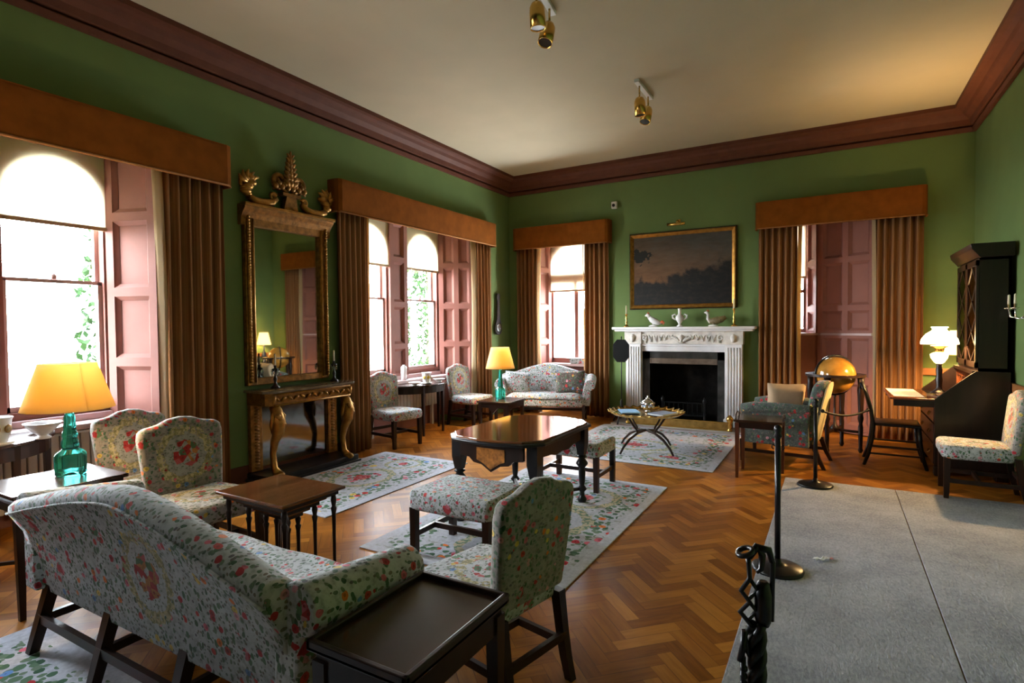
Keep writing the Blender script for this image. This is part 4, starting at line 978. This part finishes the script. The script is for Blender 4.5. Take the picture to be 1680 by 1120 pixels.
# mantel ornaments
MZ = 1.466
def mantel_stick(x, label, ext=0):
    t = thing('candlestick', (x, 8.43, MZ), 0, label, 'candlestick', 'brass candlesticks on the mantel')
    h = .20 + ext
    MB().lathe([(.045, 0), (.046, .01), (.025, .022), (.012, .04), (.022, .075), (.010, .10), (.018, .13), (.010, .155), (.012, h - .03), (.024, h - .01), (.024, h), (.008, h)], (0, 0, 0), 14).build('stem', M_brass, t)
    MB().lathe([(.012, h - .01), (.011, h + .13), (.002, h + .135)], (0, 0, 0), 10).build('candle', M_candle, t)
mantel_stick(-2.79, 'brass candlestick with white candle at the left end of the mantel')
mantel_stick(-1.22, 'brass candlestick with tall candle at the right end of the mantel', .05)
def china_bird(x, label, long_neck, sgn):
    t = thing('china_bird', (x, 8.42, MZ), 0, label, 'figurine', 'china birds on the mantel')
    M_red_ = plain('coral_glaze', (.55, .13, .06), .25)
    MB().lathe([(.05, 0), (.055, .012), (.035, .025), (.02, .03)], (0, 0, 0), 14, squash=(1.3, .8)).build('base', M_china, t)
    b = MB()
    if long_neck:
        b.tube([(-.05, 0, .05), (-.02, 0, .075), (.05, 0, .085), (.11, 0, .10), (.16, 0, .13), (.15, 0, .155)], [.02, .046, .055, .048, .032, .008], 10); mt = plain('olive_plumage', (.17, .13, .06), .4, var=.5, scale=40)
    else:
        b.tube([(-.055, 0, .14), (-.02, 0, .11), (.03, 0, .08), (.09, 0, .055), (.13, 0, .05)], [.03, .046, .05, .036, .012], 10); mt = M_china
    b.build('body', mt, t)
    nk = MB()
    if long_neck: nk.tube([(-.035, 0, .06), (-.075, 0, .11), (-.07, 0, .17), (-.095, 0, .205), (-.125, 0, .20)], [.03, .022, .018, .022, .006], 9)
    else: nk.tube([(-.05, 0, .13), (-.07, 0, .17), (-.09, 0, .178), (-.125, 0, .165)], [.03, .028, .028, .006], 9)
    nk.build('neck_and_head', M_china, t)
    MB().tube([(-.095, 0, .215 if long_neck else .195), (-.075, 0, .235 if long_neck else .215), (-.055, 0, .215 if long_neck else .195)], [.008, .012, .006], 6).build('comb', M_red_, t)
    if not long_neck: MB().tube([(.10, 0, .055), (.14, 0, .075), (.165, 0, .06), (.15, 0, .03)], [.02, .024, .018, .006], 7).build('tail', M_red_, t)
    for q in (-1, 1): MB().tube([(.0, q * .018, .07), (.0, q * .018, .02)], .006, 6).build('leg', M_china, t)
china_bird(-2.37, 'white china bird with coral tail on the left half of the mantel', False, 1)
china_bird(-1.50, 'dark bodied china bird with raised neck on the right half of the mantel', True, 1)
t = thing('china_vase', (-1.975, 8.43, MZ), 0, 'white two handled china vase at the middle of the mantel', 'vase')
MB().lathe([(.042, 0), (.044, .012), (.018, .03), (.022, .05), (.055, .10), (.062, .135), (.045, .165), (.024, .185), (.022, .24), (.030, .265), (.026, .27), (.016, .24), (.01, .18)], (0, 0, 0), 20).build('body', M_china, t)
for s in (-1, 1): MB().tube([(s * .055, 0, .10), (s * .10, 0, .13), (s * .105, 0, .165), (s * .07, 0, .185), (s * .055, 0, .16)], [.010, .014, .014, .010, .007], 7).build('handle', M_china, t)
# painting, picture light, camera
t = thing('painting', (-1.99, YB, 0), 0, 'dark landscape painting of a dusk sky in a gilt frame above the mantel', 'painting')
x0, x1, z0, z1 = -.78, .78, 1.745, 2.90
MB().box((x0 + .05, -.035, z0 + .05), (x1 - .05, -.025, z1 - .05)).build('canvas', M_paint, t)
f = MB(); fp = [(0, 0), (0, -.04), (.012, -.06), (.03, -.055), (.05, -.045), (.065, -.03), (.065, 0)]
cs = [(x0, z0), (x1, z0), (x1, z1), (x0, z1)]
for (cx0, cz0), (cx1, cz1), (ux, uz) in ((cs[0], cs[1], (0, 1)), (cs[1], cs[2], (-1, 0)), (cs[2], cs[3], (0, -1)), (cs[3], cs[0], (1, 0))):
    dx, dz = (1 if cx1 > cx0 else -1 if cx1 < cx0 else 0), (1 if cz1 > cz0 else -1 if cz1 < cz0 else 0)
    f.loft([[(cx0 + ux * u + dx * u, y, cz0 + uz * u + dz * u) for u, y in fp], [(cx1 + ux * u - dx * u, y, cz1 + uz * u - dz * u) for u, y in fp]])
f.build('frame', M_giltb, t)
MB().box((x0 - .012, -.03, z0 - .012), (x1 + .012, 0, z0)).box((x0 - .012, -.03, z1), (x1 + .012, 0, z1 + .012)).box((x0 - .012, -.03, z0), (x0, 0, z1)).box((x1, -.03, z0), (x1 + .012, 0, z1)).build('outer_edge', M_dark, t)
t = thing('picture_light', (-2.03, YB, 2.985), 0, 'small brass picture light above the painting', 'picture light')
MB().tube([(-.13, -.16, .0), (.13, -.16, .0)], .022, 12).build('shade', M_brass, t)
MB().tube([(0, 0, .06), (0, -.06, .075), (0, -.13, .05), (0, -.155, .015)], .008, 8).build('arm', M_brass, t)
MB().box((-.03, -.015, .03), (.03, 0, .09)).build('bracket', M_brass, t)
t = thing('security_sensor', (-3.03, YB, 3.395), 0, 'small white security camera high on the far wall', 'security camera')
MB().box((-.045, -.05, -.05), (.045, 0, .06)).build('housing', M_white, t, bev=.01)
MB().sphere((-.005, -.052, .0), .026, 12, 8).build('lens', M_black, t)
# ------------------------------------------------------------------ ceiling spotlights
def spot_pair(loc, rz, label):
    t = thing('ceiling_spotlight', loc, rz, label, 'spotlight', 'twin brass ceiling spotlights')
    MB().box((-.025, -.27, -.035), (.025, .27, 0)).build('ceiling_bar', M_white, t, bev=.004)
    for s, (tx, ty) in ((-1, (.05, -.03)), (1, (-.22, .10))):
        stem = MB().tube([(0, s * .16, -.03), (0, s * .16, -.15)], .009, 8).build('stem', M_brass, t)
        c = MB(); c.lathe([(.012, .0), (.040, -.015), (.055, -.045), (.058, -.08), (.058, -.195), (.053, -.195), (.048, -.10), (.02, -.05)], (0, 0, 0), 24, cap=False)
        o = c.build('can', M_brass, t); o.location = (0, s * .16, -.145); o.rotation_euler = (tx * 1.5, ty, 0)
        q = MB().lathe([(.052, -.188), (.030, -.15), (.004, -.13)], (0, 0, 0), 20).build('reflector', M_black, o)
spot_pair((-1.79, 6.02, ZC), 0, 'twin brass ceiling spotlight further from us, above the tray table')
spot_pair((-1.95, 3.92, ZC), .15, 'twin brass ceiling spotlight cut by the top edge of the picture')
# ------------------------------------------------------------------ right side: armchair, globe, desk chair, bureau
t = thing('armchair', (-.50, 6.80, 0), PI - .12, 'dark floral armchair facing the hearth, its side to us', 'armchair')
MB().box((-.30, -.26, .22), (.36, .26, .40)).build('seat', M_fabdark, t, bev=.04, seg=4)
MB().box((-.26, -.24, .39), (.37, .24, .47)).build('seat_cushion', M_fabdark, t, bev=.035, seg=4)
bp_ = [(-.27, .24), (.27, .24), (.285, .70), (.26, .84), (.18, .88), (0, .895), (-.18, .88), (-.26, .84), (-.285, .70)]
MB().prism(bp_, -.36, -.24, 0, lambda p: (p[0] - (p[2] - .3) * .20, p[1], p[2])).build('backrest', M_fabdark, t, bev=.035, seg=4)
MB().prism([(y * .96, z * .985) for y, z in bp_], -.375, -.362, 0, lambda p: (p[0] - (p[2] - .3) * .20, p[1], p[2])).build('outside_back', M_cream, t)['label'] = 'cream outside back panel'
for s in (-1, 1):
    m = MB(); m.tube([(-.34, s * .30, .60), (-.1, s * .305, .605), (.20, s * .31, .595), (.33, s * .31, .57)], [.055, .06, .065, .06], 12); m.box((-.33, s * .25, .22), (.30, s * .345, .57))
    m.build('arm', M_fabdark, t, bev=.01)
    MB().frustum((.33, s * .27, 0), (.032, .032), (.33, s * .27, .24), (.046, .046)).build('leg', M_dark, t)
    bent_leg([(-.46, s * .25, 0), (-.41, s * .25, .1), (-.36, s * .25, .25)], .034, .048).build('leg', M_dark, t)
    MB().bar((-.40, s * .26, .12), (.33, s * .26, .12), .02, .032).build('stretcher', M_dark, t)
pillow((-.46, 7.02, .66), (-.25, 0, PI + .2), .40, .34, .15, M_tan, 'plain beige cushion propped in the dark floral armchair', 'armchair cushions')
t = thing('globe', (.02, 7.62, 0), .5, 'amber library globe on a dark four legged stand in front of the recess', 'globe')
M_globe = plain('amber_globe_map', (.42, .19, .030), .14, 0, .5, .45, 5); M_globe.node_tree.nodes['Principled BSDF'].inputs['Coat Weight'].default_value = .5
MB().sphere((0, 0, .885), .218, 40, 28).build('sphere', M_globe, t)
m = MB(); ro, ri = .315, .235
m.loft([[(r * math.cos(2 * PI * k / 48), r * math.sin(2 * PI * k / 48), z) for k in range(48)] for r, z in ((ri, .875), (ro, .875), (ro, .90), (ri, .90), (ri, .875))], False).build('horizon_ring', M_dark, t)
MB().tube([(.232 * math.cos(a * PI / 24), 0, .885 + .232 * math.sin(a * PI / 24)) for a in range(48)], .011, 6, True).build('meridian_ring', M_iron, t)
for k in range(4):
    a = PI / 4 + k * PI / 2; c, s = math.cos(a), math.sin(a)
    MB().lathe([(.014, 0), (.028, .03), (.020, .06), (.026, .30), (.018, .34), (.032, .40), (.024, .44), (.034, .66), (.040, .72), (.03, .78), (.038, .875)], (.27 * c, .27 * s, 0), 10).build('leg', M_dark, t)
    MB().bar((.27 * c, .27 * s, .24), (0, 0, .24), .02, .03).build('stretcher', M_dark, t)
MB().lathe([(.03, .22), (.05, .25), (.05, .27), (.015, .30), (.012, .62), (.02, .65)], (0, 0, 0), 12).build('centre_support', M_dark, t)
t = thing('desk_chair', (.565, 7.14, 0), -.03, 'slim black sabre legged chair drawn up to the open bureau', 'chair')
MB().prism([(-.20, -.19), (.22, -.22), (.22, .22), (-.20, .19)], .42, .45, 2).build('seat', M_black, t, bev=.012, seg=3)
for s in (-1, 1):
    MB().tube([(-.27, s * .2, 0), (-.23, s * .2, .12), (-.20, s * .2, .28), (-.19, s * .2, .42), (-.21, s * .2, .58), (-.26, s * .2, .76), (-.30, s * .2, .86)], [.017, .018, .019, .02, .018, .016, .015], 8).build('back_post', M_black, t)
    MB().tube([(.27, s * .2, 0), (.235, s * .2, .12), (.21, s * .2, .28), (.20, s * .2, .43)], [.016, .018, .02, .02], 8).build('leg', M_black, t)
    for z in (.13, .21): MB().bar((-.22, s * .2, z), (.22, s * .2, z), .014, .018).build('stretcher', M_black, t)
MB().box((-.315, -.2, .80), (-.285, .2, .87)).build('top_rail', M_black, t, bev=.006)
MB().bar((-.225, -.2, .64), (-.225, .2, .64), .014, .03).build('cross_rail', M_black, t)
# bureau bookcase
Y0, Y1 = 6.74, 7.74
t = thing('bureau_bookcase', (XR - .03, (Y0 + Y1) / 2, 0), 0, 'tall dark bureau bookcase with open fall front and glazed doors on the right wall', 'bureau'); hy = (Y1 - Y0) / 2
side = [(-.01, .09), (-.01, 1.03), (-.26, 1.03), (-.30, 1.0), (-.57, .75), (-.57, .09)]
for s in (-1, 1): MB().prism(side, s * hy, s * (hy - .022), 1, lambda p: p).build('side_panel', M_bureau, t)
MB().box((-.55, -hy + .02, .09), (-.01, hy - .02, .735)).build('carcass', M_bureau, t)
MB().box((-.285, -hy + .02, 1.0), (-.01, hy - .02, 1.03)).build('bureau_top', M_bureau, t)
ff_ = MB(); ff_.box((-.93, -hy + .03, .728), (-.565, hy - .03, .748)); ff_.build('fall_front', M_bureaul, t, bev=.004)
for s in (-1, 1): MB().box((-.90, s * (hy - .03), .665), (-.55, s * (hy - .06), .726)).build('loper', M_bureau, t)
pg = MB(); pg.box((-.04, -hy + .02, .735), (-.02, hy - .02, 1.0))
for k in range(8): y = -hy + .03 + k * (2 * hy - .06) / 7; pg.box((-.26, y - .005, .735), (-.02, y + .005, 1.0))
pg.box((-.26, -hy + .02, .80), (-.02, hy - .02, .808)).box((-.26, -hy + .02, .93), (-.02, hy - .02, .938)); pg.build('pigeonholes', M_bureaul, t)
for k, (za, zb) in enumerate(((.11, .30), (.32, .50), (.52, .66))):
    d = MB().box((-.575, -hy + .035, za), (-.55, hy - .035, zb)).build('drawer', M_bureau, t, bev=.003)
    for s in (-1, 1): MB().tube([(-.58, s * .25 - .04, (za + zb) / 2 + .01), (-.595, s * .25 - .03, (za + zb) / 2 - .02), (-.595, s * .25 + .03, (za + zb) / 2 - .02), (-.58, s * .25 + .04, (za + zb) / 2 + .01)], .005, 6).build('handle', M_brassd, d)
for s in (-1, 1):
    for x in (-.52, -.06): MB().box((x - .05, s * hy, 0), (x + .05, s * (hy - .10), .09)).build('bracket_foot', M_bureau, t, bev=.01)
bc = MB(); bc.box((-.24, -hy + .03, 1.03), (-.01, -hy + .05, 2.10)).box((-.24, hy - .03, 1.03), (-.01, hy - .05, 2.10)).box((-.03, -hy + .03, 1.03), (-.01, hy - .03, 2.10)).box((-.24, -hy + .03, 1.03), (-.01, hy - .03, 1.06)).box((-.24, -hy + .03, 2.08), (-.01, hy - .03, 2.12))
for z in (1.38, 1.72): bc.box((-.21, -hy + .05, z), (-.03, hy - .05, z + .015))
bc.build('bookcase_carcass', M_bureau, t)
MB().prism([(0, 2.10), (-.25, 2.10), (-.27, 2.13), (-.31, 2.18), (-.32, 2.23), (0, 2.23)], -hy - .04, hy + .04, 1).build('cornice', M_bureau, t, bev=.004)
for s in (-1, 1):
    ya, yb = sorted((s * .004, s * (hy - .035))); d = MB()
    d.box((-.262, ya, 1.06), (-.242, ya + .045, 2.08)).box((-.262, yb - .045, 1.06), (-.242, yb, 2.08)).box((-.262, ya, 1.06), (-.242, yb, 1.115)).box((-.262, ya, 2.03), (-.242, yb, 2.08))
    ym = (ya + yb) / 2; zs_ = (1.115, 1.40, 1.70, 2.03)
    for za, zb in zip(zs_[:-1], zs_[1:]):
        for p, q in (((ya + .04, (za + zb) / 2), (ym, zb)), ((ym, zb), (yb - .04, (za + zb) / 2)), ((ya + .04, (za + zb) / 2), (ym, za)), ((ym, za), (yb - .04, (za + zb) / 2))):
            d.bar((-.252, p[0], p[1]), (-.252, q[0], q[1]), .012, .014, (1, 0, 0))
    dr_ = d.build('door', M_bureau, t); MB().box((-.254, ya + .04, 1.11), (-.250, yb - .04, 2.035)).build('glazing', M_glassd, dr_)
BOOKC = [(.10, .03, .02), (.03, .05, .03), (.12, .07, .03), (.03, .03, .06), (.16, .11, .06)]
bm_ = [plain('leather_spine', c, .5, var=.3) for c in BOOKC]; rb = random.Random(8)
for z in (1.062, 1.396, 1.736):
    y = -hy + .07; k = 0
    while y < hy - .10:
        w_ = rb.uniform(.032, .055); h_ = rb.uniform(.20, .27)
        o = MB().box((XR - .20, Y0 + hy + y, z), (XR - .07, Y0 + hy + y + w_ - .003, z + h_)).build('book', bm_[k % 5])
        tag(o, 'old leather bound book behind the glazed doors of the bureau bookcase', 'book', 'books behind the bureau glass'); y += w_ + (.0 if rb.random() < .85 else .06); k += 1
# oil lamp
M_opal = translucent('opal_glass', (.9, .85, .75), (1, .86, .62), .5, 5.0, (1, .78, .46))
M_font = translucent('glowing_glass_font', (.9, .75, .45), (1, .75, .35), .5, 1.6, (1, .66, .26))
t = thing('oil_lamp', (.945, 7.16, .749), 0, 'tall oil lamp with glowing white globe shade on the open bureau', 'lamp')
MB().lathe([(.075, 0), (.078, .02), (.055, .04), (.030, .06), (.026, .10), (.032, .16), (.024, .20), (.030, .26), (.022, .30), (.030, .325)], (0, 0, 0), 18).build('column', M_bureau, t)
MB().lathe([(.028, .325), (.045, .34), (.072, .385), (.078, .42), (.05, .435), (.03, .44)], (0, 0, 0), 22).build('oil_font', M_font, t)
MB().lathe([(.032, .44), (.040, .455), (.030, .475), (.052, .49), (.075, .50), (.075, .508), (.02, .508)], (0, 0, 0), 18).build('burner', M_brass, t)
pf = [(.158, .525), (.160, .535), (.150, .575), (.115, .625), (.066, .66), (.056, .68), (.072, .70)]
MB().loft([[(r * math.cos(2 * PI * k / 32), r * math.sin(2 * PI * k / 32), z) for k in range(32)] for r, z in pf], False, True).build('globe_shade', M_opal, t, solid=.004)
MB().loft([[(r * math.cos(2 * PI * k / 16), r * math.sin(2 * PI * k / 16), z) for k in range(16)] for r, z in ((.026, .508), (.034, .55), (.024, .62), (.022, .70))], False, True).build('chimney', M_glassc, t)
bulb(t, (0, 0, .58), 190, (1, .60, .24), .04)
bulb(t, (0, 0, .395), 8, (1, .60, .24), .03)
# cream shaded lamp on a corner table behind the bureau
t = thing('corner_table', (1.16, 8.17, 0), 0, 'small dark corner table between the bureau and the far wall', 'table')
MB().lathe([(.20, .70), (.20, .72)], (0, 0, 0), 28).build('tabletop', M_dark, t); MB().lathe([(.03, .05), (.025, .3), (.04, .5), (.03, .70)], (0, 0, 0), 12).build('pedestal', M_dark, t)
for k in range(3):
    a = k * 2 * PI / 3; MB().tube([(.02 * math.cos(a), .02 * math.sin(a), .16), (.12 * math.cos(a), .12 * math.sin(a), .10), (.2 * math.cos(a), .2 * math.sin(a), .012)], .014, 6).build('leg', M_dark, t)
t = thing('shaded_lamp', (1.27, 8.19, .721), 0, 'cream shaded table lamp glowing behind the bureau in the corner', 'lamp')
MB().lathe([(.06, 0), (.065, .02), (.03, .05), (.055, .13), (.05, .20), (.015, .27), (.012, .44)], (0, 0, 0), 18).build('base', M_bluet, t)
MB().grid(lambda a, b: ((.150 - .06 * b) * math.cos(2 * PI * a), (.150 - .06 * b) * math.sin(2 * PI * a), .40 + .28 * b), 40, 5).build('lamp_shade', translucent('cream_shade', (.8, .7, .45), (1, .75, .38), .55, 1.2, (1, .70, .32)), t, solid=.003)
bulb(t, (0, 0, .50), 16, (1, .60, .24), .04)
# things on the bureau flap
book((.92, 6.93, .749), .3, .14, .20, .03, M_bureaul, 'brown leather book lying beside the oil lamp', 'notebook')
t = thing('inkstand', (1.06, 6.90, .737), 0, 'small silver inkstand on the bureau by the oil lamp', 'inkstand')
MB().box((-.05, -.09, 0), (.05, .09, .012)).build('tray', M_silver, t, bev=.004)
for s in (-1, 1): MB().lathe([(.022, .012), (.024, .04), (.016, .055), (.018, .06), (.004, .07)], (0, s * .045, 0), 12).build('inkwell', M_silver, t)
t = thing('letter_sheet', (.66, 7.27, .7485), .03, 'large pale sheet of blotting paper covering the bureau flap', 'paper')
MB().box((-.13, -.38, 0), (.13, .38, .002)).build('sheet', M_paperw, t)
t = thing('wall_sconce', (XR, 6.36, 1.60), 0, 'silver twin candle wall sconce at the right edge beside the bureau', 'sconce')
MB().prism([(-.05, -.10), (.05, -.10), (.06, .02), (0, .14), (-.06, .02)], -.012, 0, 0).build('back_plate', M_silver, t, bev=.004)
for s in (-1, 1):
    MB().tube([(-.01, 0, -.03), (-.06, s * .03, -.08), (-.11, s * .08, -.06), (-.12, s * .10, .0)], .007, 8).build('arm', M_silver, t)
    MB().lathe([(.008, 0), (.032, .012), (.034, .018), (.012, .02), (.014, .05), (.008, .05)], (-.12, s * .10, 0), 12).build('candle_cup', M_silver, t)
    MB().lathe([(.010, .045), (.009, .13), (.002, .135)], (-.12, s * .10, 0), 10).build('candle', M_candle, t)
t = thing('window_box', (-3.70, 8.83, .846), 0, 'long pale floral china planter on the sill of the narrow window', 'planter')
MB().prism([(-.20, 0), (.20, 0), (.215, .09), (-.215, .09)], -.06, .06, 1).build('trough', M_fab, t, bev=.006)
MB().box((-.225, -.07, .085), (.225, .07, .10)).build('rim', M_china, t, bev=.004)
# ------------------------------------------------------------------ barrier posts
def stanchion(loc, h, label, rz=0):
    t = thing('barrier_post', loc, rz, label, 'barrier post', 'black barrier posts')
    MB().lathe([(.145, 0), (.148, .010), (.135, .020), (.06, .032), (.022, .045), (.018, .07)], (0, 0, 0), 32).build('base_disc', M_black, t)
    MB().tube([(0, 0, .03), (0, 0, h)], .017, 12).build('pole', M_black, t)
    MB().lathe([(.017, 0), (.024, .01), (.016, .03), (.024, .05), (.02, .07), (.006, .08)], (0, 0, h), 14).build('finial', M_black, t)
    for s in (-1, 1): MB().tube([(s * .015, 0, h - .05), (s * .03, 0, h - .04), (s * .034, 0, h - .06), (s * .024, 0, h - .07)], .004, 6).build('rope_hook', M_black, t)
stanchion((-.285, 3.70, .011), .80, 'slim black barrier post in the middle of the grey floor cloth edge')
stanchion((-.135, 5.80, .011), .72, 'slim black barrier post farthest from us, by the armchair')
pa = Vector((-.08, 5.80, .70)); pb_ = Vector((.318, 6.91, .585)); pts = []
for i in range(25):
    f = i / 24; p = pa.lerp(pb_, f); p.z -= .05 * 4 * f * (1 - f); pts.append(tuple(p))
t = thing('barrier_rope', (0, 0, 0), 0, 'black rope slung from the farthest barrier post to the black desk chair', 'rope')
MB().tube(pts, .010, 7).build('cord', M_black, t)
for p in (pts[0], pts[-1]): MB().sphere(p, .018, 10, 7).build('end_cap', M_iron, t)
# nearest: twisted wrought iron post
t = thing('wrought_iron_post', (-.14, 1.255, .011), .52, 'ornate twisted wrought iron post with a ring top, nearest us', 'barrier post')
tw = MB(); zt_ = .86
for k in range(3):
    a0 = k * 2 * PI / 3; tw.tube([(.006 + .010 * math.cos(a0 + z * 55), .010 * math.sin(a0 + z * 55), z) for z in [.03 + i * .0105 for i in range(80)]], .0105, 7)
tw.build('twisted_shaft', M_iron, t)
MB().lathe([(.012, .855), (.016, .865), (.018, .875), (.018, .92), (.013, .945), (.008, .95)], (.018, 0, 0), 8).build('collar', M_iron, t)
MB().tube([(.036, 0, .865), (.038, 0, .99), (.034, 0, 1.005)], [.0055, .0055, .004], 8).build('side_rod', M_iron, t)
bk = MB()
zig = [(-.004, .78), (-.014, .80), (-.020, .835), (-.006, .855), (-.030, .885), (-.010, .905), (-.028, .93), (-.010, .955), (-.012, .985), (-.014, 1.0)]
bk.tube([(x, .0, z) for x, z in zig], .0055, 7)
bk.tube([(-.030, 0, .885), (-.012, .006, .862), (.004, 0, .886), (-.010, 0, .905)], .005, 6).tube([(-.028, 0, .93), (-.010, .006, .908), (.006, 0, .93), (-.010, 0, .955)], .005, 6)
bk.tube([(-.030, 0, .780), (-.024, 0, .81), (-.020, 0, .845)], .007, 7)
for k in range(5): bk.sphere((-.022, 0, .70 + k * .016), .0085, 8, 6)
bk.tube([(-.022, 0, .64), (-.024, 0, .79)], .006, 6)
bk.build('basket_twist', M_iron, t)
rg = MB(); rg.tube([(-.020 + .014 * math.cos(a * PI / 10), .016 * math.sin(a * PI / 10), 1.012 + .006 * math.cos(a * PI / 10)) for a in range(20)], .0055, 8, True)
rg.tube([(-.012, 0, 1.0), (.004, 0, 1.022), (.016, 0, 1.005), (.014, 0, .975), (.004, 0, .968)], [.007, .009, .008, .006, .004], 8).tube([(.004, 0, 1.02), (.030, 0, 1.015), (.037, 0, .99)], [.009, .008, .006], 8); rg.build('ring_and_hook', M_iron, t)
MB().lathe([(.14, 0), (.143, .012), (.06, .03), (.02, .05)], (0, 0, 0), 28).build('base_disc', M_iron, t)
t = thing('crumpled_wrapper', (-.055, 3.97, .012), .7, 'small crumpled white wrapper lying on the grey floor cloth', 'litter')
m = MB(); rn = random.Random(5)
m.grid(lambda a, b: ((a - .5) * .10, (b - .5) * .035 + .006 * math.sin(9 * a), .004 + .010 * abs(math.sin(7 * a + 3 * b)) + .004 * math.sin(20 * b + 9 * a) ** 2), 14, 8)
m.build('foil', M_paperw, t, solid=.001)
m = MB(); m.grid(lambda a, b: (.05 + a * .03, (b - .5) * .022, .003 + .006 * abs(math.sin(8 * a + 4 * b))), 6, 6); m.build('torn_end', plain('pink_foil', (.45, .12, .14), .5), t, solid=.001)
# ------------------------------------------------------------------ trees outside the windows
M_leaf = plain('garden_leaves', (.018, .042, .012), .7, 0, .1, .5, 3); M_bark = plain('tree_bark', (.10, .07, .05), .9)
def tree(loc, h, rad, n, label, seed):
    rnd = random.Random(seed); t = thing('garden_tree', loc, 0, label, 'tree', 'trees outside the windows')
    MB().tube([(0, 0, 0), (.1, .05, h * .4), (-.05, .1, h * .75), (0, 0, h)], [.16, .13, .08, .03], 8).build('trunk', M_bark, t)
    m = MB()
    for _ in range(n):
        th, f = rnd.uniform(0, 2 * PI), rnd.random() ** .6; z = rnd.uniform(.12, 1.0)
        r = rad * f * math.sin(PI * min(1, z * .85 + .12)) ** .7; c = Vector((r * math.cos(th), r * math.sin(th), z * h)); s = rnd.uniform(.05, .11)
        u = Vector((rnd.uniform(-1, 1), rnd.uniform(-1, 1), rnd.uniform(-1, 1))).normalized(); v = u.cross(Vector((rnd.uniform(-1, 1), rnd.uniform(-1, 1), 1))).normalized()
        m.add([c - u * s, c + v * s * .5, c + u * s, c - v * s * .5], [(0, 1, 2, 3)])
    m.build('foliage', M_leaf, t)
tree((-10.6, 5.25, -.8), 5.2, .9, 2600, 'leafy tree outside the leftmost window', 1)
tree((-10.0, 12.6, -.8), 5.6, 1.1, 3000, 'leafy tree outside the middle window', 2)
